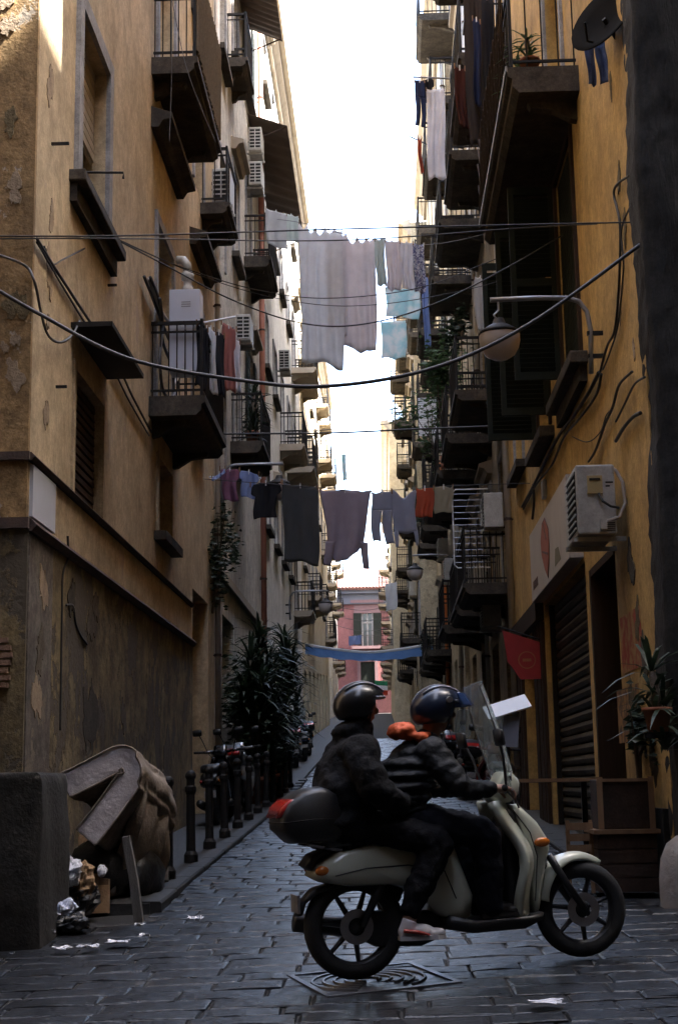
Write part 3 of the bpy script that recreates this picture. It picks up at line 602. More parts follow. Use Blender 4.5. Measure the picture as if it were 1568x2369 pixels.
MB().tube([(xa+.2,yf-.02,4.1),(xa+.23,yf-.05,4.02),(xa+.3,yf-.05,3.97),(xb+.02,yf-.02,3.96)], .012, 6).build('power_lead', M_CABLE, a)
MB().tube([(xa+.26,yf-.03,3.83),(xb+.02,yf-.05,3.87),(xb+.08,yf-.03,4.0),(xb+.07,yf,4.2),(xb+.02,yf+.05,4.33),(xb-.02,yf+.1,4.37)], .017, 7).build('insulated_pipe', mk('grey_foam_lagging', (.33,.3,.27), (.24,.2,.17), .9), a)
MB().box(xa+.2, xa+.26, yf-.05, yf-.001, 3.76, 3.85).build('valve_cover', M_ACW, a)
for k in range(5): MB().box(xa+.26, xa+.34, yf-.004, yf-.001, 3.75+k*.018, 3.757+k*.018).build('louvre_slit', M_DARK, a)
ac('air conditioner with a square grid grille above the dark small balcony', XL, -1, 23.1, 11.42, .7, .62, .32, .14, 'end')
ac('upper of two stacked air conditioners under the corrugated awning', XL-.02, -1, 30.75, 15.95, .75, .58, .3, .1, 'end')
ac('lower of two stacked air conditioners under the corrugated awning', XL-.02, -1, 30.75, 15.1, .75, .58, .3, .1, 'end')
ac('small air conditioner behind the pink laundry beside a slim dark shelf', XL-.02, -1, 27.9, 10.45, .7, .56, .3, .08, 'end')
ac('tiny far air conditioner on the cream wall left of the big sheets', XL-.06, -1, 40.6, 13.6, .8, .6, .32, .1, 'end')
ac('yellowed air conditioner beside the wire drying rack on the right wall', XR, 1, 24.55, 5.85, .8, .62, .34, .12)
ac('air conditioner on the balcony left of the louvred roller blind', XR-.1, 1, 40.0, 11.0, .85, .75, .36, .3)
ac('low grey air conditioner above the dark shopfronts on the right', XR-.1, 1, 38.6, 6.9, .8, .6, .34, .1)
ac('air conditioner low on the sand house, above the parked maroon scooter', XR+.02, 1, 26.3, 4.3, .8, .6, .34, .1); ac('air conditioner low on the sand house, past the first low balcony', XR+.02, 1, 29.6, 5.4, .8, .6, .34, .1)
for k, (y, z) in enumerate(((44, 8.4), (58, 9.0), (62.5, 12.4))):
    ac(('far air conditioner on the right wall, lowest of the distant three', 'far air conditioner on the right wall, middle of the distant three', 'far air conditioner on the right wall, highest of the distant three')[k], (XR-.1, XR-.75, XR-.75)[k], 1, y, z)

# corrugated awning over the stacked units, and two near the top
def corrugated(label, X, side, y0, y1, z, out, drop):
    m = MB(); n = 30
    m.grid(lambda u, v: (X - side*out*v, y0+(y1-y0)*u, z - drop*v + .025*math.sin(u*n*2.4)), 90, 1)
    o = m.build('corrugated_awning', mk('brown_corrugated_sheet', (.22,.17,.14), (.14,.11,.09), .7, .2, scale=3, bump=.2), label=label, cat='awning', group='corrugated awnings')
    md = o.modifiers.new('thick', 'SOLIDIFY'); md.thickness = .012
    for yy in (y0+.1, y1-.1): MB().tube([(X, yy, z-drop-.35), (X - side*out*.95, yy, z-drop*.95-.01)], .018, 5).build('strut', M_RUST, o)
corrugated('long brown corrugated awning sloping over the stacked air conditioners', XL-.02, -1, 31.6, 39.0, 17.3, .95, .35)
corrugated('dark corrugated awning at the top left edge of the sky', XL-.02, -1, 28.2, 31.0, 19.2, .9, .4)

# gas boiler on the left balcony
b = thing('gas_boiler', 'pale grey gas boiler with a white flue standing on the left balcony', 'boiler', (-2.45, 17.72, 6.75))
MB().box(-2.66, -2.26, 17.6, 17.9, 6.75, 7.86).build('casing', M_BLUEPAINT, b, bevel=.01)
MB().box(-2.262, -2.255, 17.61, 17.89, 6.76, 7.85).build('lit_side', M_WHITEP, b)  # whiter than the casing: light on this side put into its colour
MB().lathe([(.0,7.86),(.075,7.86),(.075,7.93),(.055,7.95),(.055,8.02),(.085,8.04),(.085,8.12),(.05,8.16)], (-2.44,17.75,0), 14).build('flue', M_ACW, b, smooth=True)
MB().tube([(-2.44,17.75,8.15),(-2.45,17.75,8.25),(-2.5,17.76,8.32),(-2.58,17.78,8.33)], .06, 10).build('flue_elbow', M_ACW, b, smooth=True)
for k in range(3): MB().box(-2.5, -2.38, 17.596, 17.599, 7.62+k*.03, 7.63+k*.03).build('vent_slit', M_GREYM, b)

# ------------------------------------------------------------------ lamp on a bracket
def bracket_lamp(label, X, side, y, z, arm, s=1.0):
    r = thing('street_lamp', label, 'street lamp', (X, y, z-.9*s), 'bracket lamps on the walls'); d = -side
    MB().tube([(X+d*.14, y, z-.8*s), (X+d*.12, y, z-.35*s), (X+d*.15, y, z-.15*s), (X+d*.22, y, z-.04*s), (X+d*.34, y, z), (X+d*arm*.6, y, z+.01), (X+d*(arm+.08), y, z+.0)], .026*s, 8).build('arm', M_GREYM, r, smooth=True)
    for zz in (z-.38*s, z-.62*s): MB().box(min(X-d*.02, X+d*.16), max(X-d*.02, X+d*.16), y-.02, y+.02, zz-.02, zz+.02).build('wall_clamp', M_IRON, r)
    xe = X + d*arm; ze = z-.05*s
    MB().tube([(xe, y, z), (xe, y, ze-.06*s), (xe+d*.05*s, y, ze-.11*s), (xe+d*.02*s, y, ze-.16*s), (xe, y, ze-.16*s)], .011*s, 6).build('hook', M_STEEL, r)
    MB().lathe([(0,ze-.14*s),(.05*s,ze-.15*s),(.07*s,ze-.21*s),(.11*s,ze-.23*s),(.2*s,ze-.29*s),(.215*s,ze-.32*s),(.0,ze-.322*s)], (xe, y, 0), 24).build('cap', M_IRON, r, smooth=True)
    MB().lathe([(.205*s,ze-.325*s),(.207*s,ze-.38*s),(.19*s,ze-.46*s),(.15*s,ze-.53*s),(.08*s,ze-.575*s),(0,ze-.585*s)], (xe, y, 0), 24).build('globe', mk('milky_lamp_glass', (.52,.46,.42), (.4,.34,.3), .3, scale=3, bump=.02), r, smooth=True)
bracket_lamp('street lamp with milky globe on a curved bracket in front of dark shutters', XR, 1, 13.85, 6.3, 1.04, 1.0)
bracket_lamp('distant bracket lamp on the right wall above the crowded balconies', XR-.1, 1, 40.5, 7.9, 1.2, 1.15)
bracket_lamp('distant bracket lamp on the left wall past the tall plants', XL-.06, -1, 44, 7.4, 1.25, 1.1)
bracket_lamp('black bracket lamp between pink laundry and dark towel on the left', XL-.02, -1, 24.9, 7.15, 1.15, 1.05)

# ------------------------------------------------------------------ shop sign, red sign, dish
sg = thing('shop_sign', 'white shop sign with an orange leaf emblem above the roller shutter', 'sign', (XR-.1, 18, 3.98))
MB().box(XR-.16, XR+.01, 15.95, 20.1, 3.96, 4.92).build('board', mk('off_white_sign', (.55,.5,.45), (.47,.42,.37), .6, scale=2, bump=.03, streak=(.36,.3,.25)), sg)
M_OR = mk('orange_print', (.42,.1,.035), (.3,.07,.03), .6, scale=9, bump=0); M_BR = mk('brown_print', (.14,.06,.035), (.1,.04,.03), .6, bump=0)
def flat(name, poly, mat, x, par): MB().prism([(y, z) for y, z in poly], x, x-.004, 'yz').build(name, mat, par)
leaf = [(18.05,4.05),(18.35,4.2),(18.62,4.42),(18.66,4.6),(18.45,4.78),(18.15,4.8),(17.85,4.62),(17.8,4.42),(17.9,4.2)]
flat('emblem_outline', [(18.2+(y-18.2)*1.1, 4.44+(z-4.44)*1.08) for y, z in leaf], M_BR, XR-.161, sg); flat('emblem', leaf, M_OR, XR-.1655, sg)
for q in ([(17.9,4.3),(18.5,4.42),(18.5,4.45),(17.9,4.33)], [(18.05,4.52),(18.3,4.76),(18.27,4.78),(18.0,4.53)]): flat('emblem_vein', q, M_BR, XR-.17, sg)
flat('emblem', [(16.7,4.06),(17.3,4.06),(17.2,4.26),(16.9,4.24)], mk('olive_print', (.2,.18,.1), (.15,.13,.08), .6, bump=0), XR-.161, sg)
for k in range(4): flat('letter_mark', [(19.25+k*.16,4.1),(19.35+k*.16,4.1),(19.35+k*.16,4.22),(19.25+k*.16,4.22)], M_BR, XR-.161, sg)
rsn = thing('hanging_sign', 'small red tavern sign hanging from the wall left of the shutter', 'sign', (2.0, 20.3, 3.0))
MB().prism([(1.72,3.6),(2.24,3.42),(2.24,2.9),(1.95,2.9),(1.78,3.15)], 20.28, 20.32, 'xz').build('panel', mk('red_sign', (.36,.03,.03), (.28,.025,.025), .5, scale=6, bump=.03), rsn)
MB().tube([(2.3,20.3,3.46),(2.24,20.3,3.46),(1.66,20.3,3.66)], .012, 6).build('bracket', M_IRON, rsn)
MB().lathe([(.11,-.001),(.125,-.001),(.125,.001),(.11,.001),(.11,-.001)], (2.05,20.276,3.17), 20, 'y').build('emblem_ring', mk('faded_gold_print', (.4,.16,.06), (.3,.1,.05), .6, bump=0), rsn)
MB().box(1.99, 2.11, 20.274, 20.279, 3.15, 3.19).build('emblem_bar', MATS['faded_gold_print'], rsn)
M_MATT_BLACK = mk('matt_black_paint', (.012,.012,.012), (.018,.017,.016), .95, spec=.03, bump=.1)
d = thing('satellite_dish', 'dark satellite dish seen from behind at the top right corner', 'satellite dish', (2.16, 12.1, 8.4))
MB().lathe([(0,.09),(.12,.08),(.25,.045),(.36,0),(.365,.008),(.25,.058),(.12,.095),(0,.105)], (2.16,12.1,8.4), 28, 'y').build('reflector', M_MATT_BLACK, d, smooth=True)
for ch in d.children: ch.rotation_euler = (R(-20), 0, R(-48))
MB().tube([(2.31,12.3,8.3),(2.24,12.2,8.35),(2.18,12.14,8.4)], .022, 7).build('mount_arm', M_IRON, d); MB().tube([(2.05,12.05,8.12),(1.98,11.9,8.05),(1.95,11.8,8.18)], .012, 6).build('feed_arm', M_IRON, d)

# ------------------------------------------------------------------ pipes on the walls
def pipe(label, X, side, y, z0, z1, r=.05, mat=M_PIPEW, kink=None):
    x = X - side*(r+.03); root = thing('drainpipe', label, 'drainpipe', (x, y, z0), 'drainpipes on the walls')
    MB().tube([(x, y, z0), (x, y, z1)], r, 10).build('pipe', mat, root, smooth=True)
    z = z0+.6
    while z < z1: MB().lathe([(r+.012,-.025),(r+.012,.025)], (x, y, z), 10).box(min(x, X), max(x, X), y-.012, y+.012, z-.012, z+.012).build('clamp', M_RUST, root); z += 2.1
pipe('red brown drainpipe on the pale left wall beside the far balcony', XL-.02, -1, 34.15, 1.6, 20.9, .07, M_PIPE)
pipe('pale drainpipe where the ochre house meets the sand house', XR, 1, 24.1, 1.1, 26, .06)
pipe('thin pale drainpipe on the sand house, nearer of two', XR+.02, 1, 30.4, 1.4, 25, .05)
pipe('thin pale drainpipe on the straw house, farther along', XR-.1, 1, 38.3, 1.8, 25, .06)
pipe('bright orange pipe low on the far right wall', XR-.1, 1, 46.2, 2.4, 12, .06, mk('orange_plastic_pipe', (.55,.16,.04), (.45,.12,.03), .5, bump=0))
pipe('buff drainpipe on the left wall past the boiler balcony', XL, -1, 24.45, 1.0, 20.8, .05)
pipe('pale drainpipe between the cream and the buff house on the left', XL-.06, -1, 34.6, 1.7, 22, .055)

# ------------------------------------------------------------------ cables
def sag(pts, n=14):
    """smooth curve through points"""
    out = []; P = [pts[0]] + pts + [pts[-1]]
    for i in range(1, len(P)-2):
        for k in range(n):
            t = k/n; p0, p1, p2, p3 = P[i-1], P[i], P[i+1], P[i+2]
            out.append(.5*((2*p1) + (p2-p0)*t + (2*p0-5*p1+4*p2-p3)*t*t + (3*p1-p0-3*p2+p3)*t**3))
    return out + [pts[-1]]
def cable(label, pts, r, mat=M_CABLE, group=None): return MB().tube(sag([Vector(p) for p in pts], 10), r, 6).build('cable', mat, smooth=True, label=label, cat='cable', group=group)
Yp = lambda y, *q: [onY(a, b, y) for a, b in q]
def span(label, r, mat, *q):                # q: (px, py, depth)
    cable(label, [onY(a, b, y) for a, b, y in q], r, mat, 'cables strung over the alley')
span('thick grey cable drooping in front across the whole alley', .017, M_CABLEG, (-30,655,11.3), (90,725,11.4), (300,830,11.6), (560,880,11.8), (760,893,11.8), (1000,852,11.8), (1220,752,11.7), (1480,566,11.6))
span('taut dark wire high across the alley, upper of the near pair', .007, M_CABLE, (-20,546,11.35), (300,545,11.5), (784,530,12), (1200,520,12), (1470,514,11.9))
span('taut dark wire high across the alley, lower of the near pair', .006, M_CABLE, (-20,552,11.35), (300,552,11.6), (784,556,13), (1200,528,13), (1345,520,14.3), (1470,516,12.0))
span('wire dipping from the left sill to the dark shutters', .009, M_CABLE, (258,548,14.6), (380,612,15), (540,695,15.5), (700,748,16), (840,750,16), (1000,705,16), (1180,615,16.2), (1310,538,16.4))
span('thin wire swinging below the big sheets from the left wall', .007, M_CABLE, (262,550,14.6), (420,618,15.5), (600,672,17), (760,690,18), (960,668,18.4), (1120,610,18.4), (1290,535,18))
span('second thin wire just under the sheet tops', .006, M_CABLE, (270,552,14.6), (470,640,16), (640,690,18), (800,708,19), (980,690,19), (1180,640,19), (1280,560,19))
span('straight dark cable crossing below the plant balconies', .014, M_CABLE, (500,1004,20.5), (640,1003,21), (784,1001,21), (980,992,21), (1195,984,20.8))
span('slack thin wire over the far gap of sky', .012, M_CABLE, (690,1000,45), (800,990,46), (905,980,47))
for k in range(3): span(('upper faint wire before the pink house', 'middle faint wire before the pink house', 'lower faint wire before the pink house')[k], .018, M_CABLE, (770,1400+k*22,92), (840,1412+k*24,92), (930,1396+k*26,92))
span('thin wire hanging in front of the upper left balcony', .005, M_CABLEG, (397,-10,17.3), (398,130,17.3), (397,200,17.3), (392,330,17.2))
span('slanting thin wire below the upper left balcony', .005, M_CABLEG, (398,0,17.3), (430,150,17.2), (470,260,17.2), (500,330,17.2))
wl = lambda *q: [onX(a, b, XL) + Vector((.03, 0, 0)) for a, b in q]; wr = lambda *q: [onX(a, b, XR) - Vector((.035, 0, 0)) for a, b in q]
cable('dark wall cable running down from the corner to the left balcony, upper strand', wl((78,552),(120,620),(180,712),(262,835),(300,915),(345,1000)), .014, group='cables clipped to the left wall')
cable('dark wall cable running down from the corner to the left balcony, lower strand', wl((78,560),(112,618),(172,718),(250,842),(292,925),(340,1008)), .011, group='cables clipped to the left wall')
cable('looped grey cable hanging at the left corner by the canopy', [onX(-20,600,XL-.15)+Vector((0,-.2,0)), onY(55,612,11.35), onY(80,650,11.35), onX(95,720,XL+.04), onX(112,775,XL+.05), onX(140,792,XL+.06), onX(168,775,XL+.06), onX(185,742,XL+.06)], .012, M_CABLEG)
cable('thin cable dropping down the peeling base near the corner', wl((150,1240),(150,1290),(138,1330),(136,1420),(134,1540),(132,1690)), .012, M_CABLE)
cable('crooked cable stub on the peeling base', wl((146,1400),(162,1402),(168,1440),(180,1470),(195,1490)), .011, M_CABLE)
cable('small loop of wire above the left canopy', wl((95,570),(115,610),(140,600),(190,575)), .008, M_CABLE)
hoses = [((325,640),(345,690),(372,760),(400,830),(405,900)), ((330,645),(360,720),(392,770),(402,850),(392,890)), ((328,642),(350,700),(358,790),(380,850),(385,920)), ((345,690),(352,760),(345,830),(352,900),(372,925),(383,905))]
for k, h in enumerate(hoses): cable(('uppermost', 'second', 'third', 'lowest, looped')[k] + ' grey hose of the bundle left of the boiler balcony', [onX(a, b, XL)+Vector((.05+.03*k, 0, 0)) for a, b in h], .022, M_CABLEG if k != 1 else M_PIPEW, 'hoses by the boiler balcony')
rw = [('thick cable bundle slanting down the ochre wall, main strand', ((1392,862),(1370,905),(1335,960),(1300,1005),(1268,1065),(1238,1125),(1212,1172)), .022),
      ('second strand of the cable bundle on the ochre wall', ((1398,865),(1385,915),(1345,970),(1310,1012),(1282,1075),(1246,1120),(1215,1178)), .015),
      ('cable curling from the bundle to the air conditioner', ((1470,860),(1440,890),(1425,940),(1405,985),(1385,1040),(1368,1068)), .014),
      ('cable rising from the lamp clamp to the top of the ochre wall', ((1395,860),(1412,800),(1430,760),(1440,650),(1442,520),(1428,440),(1465,405)), .013),
      ('second riser cable beside the stone corner', ((1402,855),(1420,810),(1438,745),(1450,620),(1446,530),(1470,470)), .009),
      ('loose loop of thin wire on the ochre wall', ((1330,1010),(1365,1022),(1395,1000),(1410,960),(1425,945)), .007),
      ('short pipe bracket cable near the stone corner', ((1432,1020),(1450,990),(1472,965),(1490,955)), .018),
      ('cable from the corner towards the bundle', ((1500,872),(1475,890),(1450,940),(1432,975)), .011),
      ('dark drop cable between sign and balcony on the right', ((1238,1120),(1240,1160),(1236,1200)), .02)]
for lab, q, r in rw: cable(lab, wr(*q), r, M_CABLE, 'cables clipped to the ochre wall')
bx = onX(1262,1120,XR); MB().box(XR-.06, XR, bx.y-.1, bx.y+.1, bx.z-.2, bx.z+.05).build('junction_box', M_GREYM, label='small grey junction box under the cable bundle on the ochre wall', cat='junction box', bevel=.01)

# ------------------------------------------------------------------ laundry
def garment(name, label, cat, p0, p1, drop, mat, kind='sheet', fold=.05, group='laundry hung over the alley', seed=0, sagm=.03, wave=5, pegs=2):
    """cloth pegged along p0-p1"""
    p0, p1 = Vector(p0), Vector(p1); r2 = random.Random(seed+len(label)); ax = (p1-p0); wdt = ax.length; ax = ax.normalized(); nrm = ax.cross(Vector((0,0,1))).normalized()
    ph = [r2.uniform(0, 6.28) for _ in range(6)]
    def pt(u, v):                                   # u along the line, v down
        s = (u-.5)
        uu = u + .09*math.sin(u*4.1+ph[1]+v*1.1) + .05*math.sin(v*4+ph[2])*v; f = fold*(.25+.75*min(1, v*1.6))*(math.sin(uu*wave*6.28+ph[0]+.9*math.sin(v*2.3+ph[1]))*.6 + .4*math.sin(uu*wave*2.3*6.28+ph[2]+v*2.5+uu*3)*(.4+.6*math.sin(v*3+ph[3])))
        peg = abs(math.sin(u*math.pi*pegs + .35*math.sin(u*7+ph[4])))**.8 * sagm * (1-v)**2 * (.7+.5*math.sin(u*5+ph[2]))
        return p0 + ax*(u*wdt) + Vector((0, 0, -v*drop - peg - .02*math.sin(u*9+ph[3])*v*drop)) + nrm*(f + .1*v*math.sin(ph[4])) + ax*(.03*math.sin(v*5+ph[5])*v)
    m = MB()
    def strip(l, r, v0, v1, nu=16, nv=18):
        m.grid(lambda u, t: pt(l(v0+(v1-v0)*t) + (r(v0+(v1-v0)*t)-l(v0+(v1-v0)*t))*u, v0+(v1-v0)*t), nu, nv)
    lin = lambda *k: (lambda v: float(np.interp(v, k[0::2], k[1::2])))
    if kind == 'sheet': strip(lin(0,0,1,.03), lin(0,1,1,.96), 0, 1, 28, 24)
    elif kind == 'shirt':      # hung by the hem: body then shoulders and sleeves hanging
        strip(lin(0,.0,.5,.12,.68,.14,.8,.22,1,.4), lin(0,1,.35,.9,.68,.84,.8,.75,1,.45), 0, .93, 20, 22)
        strip(lin(.66,.12,.95,.1), lin(.66,.3,.95,.24), .66, .97, 6, 10); strip(lin(.66,.76,1,.86), lin(.66,.92,1,.98), .66, 1, 6, 10)
    elif kind == 'tee':        # hung by the shoulders, short sleeves
        strip(lin(0,.12,.1,.05,.3,.02,.36,.16,1,.14), lin(0,.88,.1,.95,.3,.98,.36,.84,1,.86), 0, 1, 18, 22)
    elif kind == 'tank':
        strip(lin(0,0,.3,.06,1,.04), lin(0,1,.3,.94,1,.97), 0, .75, 18, 14); strip(lin(.7,.02,1,.06), lin(.7,.22,1,.18), .72, 1, 5, 6); strip(lin(.7,.78,1,.86), lin(.7,.97,1,.96), .72, 1, 5, 6)
    elif kind == 'trousers':
        strip(lin(0,.05,.35,0), lin(0,.95,.35,1), 0, .36, 14, 8); strip(lin(.34,0,1,.02), lin(.34,.5,1,.4), .345, .96, 8, 14); strip(lin(.34,.5,1,.6), lin(.34,1,1,1.0), .345, 1, 8, 14)
    o = m.build(name, mat, smooth=True, label=label, cat=cat, group=group)
    md = o.modifiers.new('thick', 'SOLIDIFY'); md.thickness = .004
    for k in range(pegs+1):
        q = pt(min(.98, max(.02, k/pegs)), 0); MB().box(q.x-.008, q.x+.008, q.y-.012, q.y+.012, q.z-.05, q.z+.035).build('clothes_peg', (M_SOLID_WOOD, M_WHITEP)[k % 2], o)
    return o
GR = cloth_mat('pale_grey_cotton', (.9,.9,.91), transl=.62); LI = cloth_mat('lilac_cotton', (.86,.83,.84), transl=.62); PK = cloth_mat('dusty_pink_cotton', (.88,.82,.82), transl=.62); DKG = cloth_mat('charcoal_towel', (.08,.085,.09), transl=.15)
MA = cloth_mat('mauve_grey_knit', (.42,.36,.42), transl=.4); BG = cloth_mat('blue_grey_cotton', (.4,.42,.52), transl=.4); RD = cloth_mat('rust_red_cloth', (.5,.11,.06), transl=.35); KH = cloth_mat('olive_khaki_cloth', (.34,.31,.23), transl=.3)
BK = cloth_mat('black_cotton', (.02,.02,.024), transl=.05); OL = cloth_mat('grey_green_cotton', (.6,.66,.63)); WH = cloth_mat('off_white_cotton', (.66,.66,.66)); NV = cloth_mat('navy_cotton', (.03,.04,.09), transl=.15); DN = cloth_mat('blue_denim', (.06,.09,.2), (.12,.16,.3), transl=.1, scale=14)
FL = mk('flowered_cotton', (.5,.5,.55), (.1,.1,.2), .9, scale=28, bump=0, transl=.4, contrast=.04); TE = mk('teal_printed_towel', (.85,.88,.87), (.5,.75,.78), .9, scale=3.5, bump=0, transl=.45, contrast=.08, c3=(.6,.22,.2), c3s=3, c3t=.66)
SAL = cloth_mat('salmon_cloth', (.5,.22,.19)); BLU = cloth_mat('light_blue_print', (.28,.36,.6)); PUR = cloth_mat('plum_cloth', (.3,.15,.24)); DRK = cloth_mat('dark_brown_cloth', (.035,.028,.026), transl=.05)
D1 = 26.0
def G1(name, label, cat, a, b, ytop, ybot, mat, kind='sheet', d=D1, **k):
    p0 = onY(a, ytop[0], d); p1 = onY(b, ytop[1], d); q = onY((a+b)/2, ybot, d); garment(name, label, cat, p0, p1, (p0.z+p1.z)/2 - q.z, mat, kind, **k)
G1('bed_sheet', 'longest pale grey bed sheet on the upper line, at its left', 'sheet', 690, 792, (512, 532), 840, GR, wave=3, fold=.07, pegs=5, sagm=.17, seed=1)
G1('bed_sheet', 'lilac sheet with a cut corner in the middle of the upper line', 'sheet', 780, 868, (535, 552), 812, PK, wave=3, fold=.07, pegs=4, sagm=.16, seed=2, d=26.3)
G1('bed_sheet', 'narrow lilac sheet between the long grey and pink sheets', 'sheet', 752, 800, (538, 540), 770, LI, wave=2, fold=.05, pegs=2, sagm=.15, seed=3, d=26.15)
G1('pillow_case', 'grey green pillow case right of the long sheets', 'laundry', 866, 890, (552, 552), 665, OL, seed=4, pegs=1, wave=1.5)
G1('pillow_case', 'pale pink striped cloth on the upper line, right of the grey green one', 'laundry', 890, 925, (554, 558), 668, PK, seed=5, wave=2)
G1('pillow_case', 'dusty lilac cloth second from the right end of the upper line', 'laundry', 924, 956, (558, 562), 668, LI, seed=6, wave=2)
G1('pillow_case', 'dark flowered cloth at the right end of the upper line', 'laundry', 954, 980, (562, 566), 680, FL, seed=7, pegs=1, wave=1.5)
G1('towel', 'white and teal printed towel below the right end of the upper line', 'towel', 890, 972, (662, 672), 738, TE, d=29, seed=8, wave=1.5, fold=.03)
G1('towel', 'white towel with teal print hanging lowest in the sky gap', 'towel', 880, 940, (742, 742), 832, TE, d=31, seed=9, wave=1.5, fold=.03)
G1('towel', 'plain white towel under the corrugated awning on the left', 'towel', 614, 664, (480, 496), 570, WH, d=30.2, seed=10, wave=1.5)
G1('towel', 'greenish towel beside the plain white towel at the awning', 'towel', 655, 692, (492, 500), 560, OL, d=30.6, seed=11, wave=1.5)
cable('upper washing line carrying the big sheets', [onX(612, 505, XL+.1), onY(690, 514, 26), onY(800, 542, 26), onY(980, 566, 26), onX(1130, 540, XR-.3)], .006, M_CABLEG)
D2 = 22.0
def G2(*a, **k): k.setdefault('d', D2); G1(*a, **k)
G2('tee_shirt', 'black t-shirt left of the charcoal towel on the lower line', 'shirt', 578, 652, (1120, 1112), 1198, BK, 'tee', seed=12, wave=2, fold=.04)
G2('bath_towel', 'large charcoal towel hanging on the lower line', 'towel', 652, 737, (1114, 1128), 1300, DKG, seed=13, wave=1.2, fold=.04)
G2('tee_shirt', 'mauve grey top pegged by its hem on the lower line', 'shirt', 738, 858, (1132, 1134), 1312, MA, 'shirt', seed=14, wave=1.3, fold=.05)
G2('trousers', 'blue grey child trousers on the lower line', 'trousers', 858, 908, (1136, 1136), 1258, BG, 'trousers', seed=15, wave=1, fold=.03)
G2('vest', 'blue grey vest drooping beside the child trousers', 'shirt', 904, 963, (1134, 1130), 1266, BG, 'tank', seed=16, wave=1.4, fold=.03, sagm=.12, pegs=1)
G2('cloth', 'rust red cloth on the lower line', 'laundry', 961, 1003, (1128, 1128), 1196, RD, seed=17, wave=1, fold=.03)
G2('cloth', 'olive khaki cloth at the right end of the lower line', 'laundry', 1003, 1048, (1126, 1124), 1186, KH, seed=18, wave=1, fold=.02)
cable('lower washing line with dark towel and tops', [onX(470, 1108, XL+.1), onY(578, 1116, 22), onY(737, 1128, 22), onY(860, 1136, 22), onY(1048, 1124, 22), onX(1225, 1118, XR-.05)], .006, M_CABLE)
# garments on the left balcony and pole
G1('towel', 'dark cloth over the rail beside the boiler', 'laundry', 455, 482, (745, 760), 900, BK, d=17.6, seed=20, wave=1)
G1('towel', 'long pale grey towel on the rail right of the boiler', 'towel', 476, 500, (750, 765), 905, GR, d=18.4, seed=21, wave=1.5)
G1('shirt', 'black shirt between the pale towel and the salmon cloth', 'shirt', 494, 520, (760, 775), 915, BK, d=18.9, seed=22, wave=1)
G1('shirt', 'salmon pink shirt hanging on the left balcony', 'shirt', 512, 548, (742, 760), 905, SAL, 'tee', d=19.3, seed=23, wave=1.5)
G1('towel', 'light lilac cloth behind the salmon shirt', 'laundry', 536, 556, (770, 790), 900, LI, d=19.8, seed=24, wave=1)
pl = onX(440, 745, XL); MB().tube([(XL+.4, 17.6, 7.35), onY(545, 733, 18.2)], .014, 6).build('drying_pole', M_WHITEP, label='white drying pole sticking out from the boiler balcony', cat='pole')
G1('shirt', 'plum pink shirt under the blue pole, lower left', 'shirt', 508, 556, (1082, 1085), 1158, PUR, 'tee', d=23.5, seed=25, wave=1.5)
G1('shirt', 'light blue printed shirt under the blue pole', 'shirt', 552, 600, (1086, 1095), 1152, BLU, 'tee', d=23.6, seed=26, wave=1.5)
G1('cloth', 'small blue cloth draped at the start of the blue pole', 'laundry', 490, 522, (1105, 1082), 1108, BLU, d=23.4, seed=27, wave=1)
MB().tube([onX(484, 1104, XL), onY(604, 1106, 23.6)], .02, 7).build('drying_pole', MATS['pale_blue_enamel'], label='blue drying pole over the left lane, below the plant balcony', cat='pole')
# right side: dark washing above, pole with clothes in the sky
for k, (a, b, t, bt, mt, lab) in enumerate(((1108, 1142, -10, 330, BK, 'black garment hanging highest on the right, nearest the lattice balcony'), (1070, 1112, -20, 345, DRK, 'dark brown sheet hanging beside the black garment on the right'), (1092, 1110, 40, 240, NV, 'navy cloth between the dark hangings on the right'), (1050, 1075, 150, 300, cloth_mat('maroon_cloth', (.05,.016,.012), transl=.1), 'maroon cloth at the left of the dark hangings'))):
    G1('hanging_cloth', lab, 'laundry', a, b, (t, t+8), bt, mt, d=20.9-k*.25, seed=30+k, wave=1.3)
for k, (a, b, t, bt, mt, kd, lab) in enumerate(((985, 1028, 205, 410, LI, 'sheet', 'long pale lilac cloth on the pole against the sky'), (958, 982, 185, 290, NV, 'trousers', 'navy trousers on the pole against the sky'), (975, 1003, 182, 236, BK, 'tee', 'black top on the pole against the sky'), (966, 975, 318, 405, RD, 'sheet', 'red rag hanging alone against the sky'))):
    G1('hanging_cloth', lab, 'laundry', a, b, (t, t), bt, mt, kd, d=25.5, seed=40+k, wave=1.3)
MB().tube([onX(1120, 186, XR-.05), onY(955, 178, 25.5)], .018, 6).build('drying_pole', M_GREYM, label='thin drying pole reaching into the sky on the right', cat='pole')
MB().tube([onX(1110, 392, XR-.05), onY(948, 316, 25.5)], .014, 6).build('drying_pole', M_GREYM, label='lower thin drying pole with the red rag on the right', cat='pole')
G1('jeans', 'ragged blue denim hanging by the satellite dish', 'jeans', 1350, 1398, (62, 50), 188, DN, 'trousers', d=12.7, seed=50, wave=1)
G1('cloth', 'pale cloth hanging from the wall left of the lamp', 'laundry', 1095, 1126, (640, 640), 760, WH, d=21, seed=51, wave=1)
G1('cloth', 'light blue cloth on the distant right balcony', 'laundry', 975, 990, (640, 640), 800, BLU, d=33, seed=52, wave=1)
G1('cloth', 'white sheet hanging far down the alley on the right', 'laundry', 890, 918, (1352, 1345), 1412, WH, d=60, seed=53, wave=1)
G1('cloth', 'blue cloth on the far left balcony before the pink house', 'laundry', 806, 836, (1472, 1468), 1492, BLU, d=90, seed=54, wave=1)
G1('cloth', 'teal scrap of cloth blowing in the sky gap', 'laundry', 790, 800, (1050, 1050), 1110, TE, d=48, seed=55, wave=1)
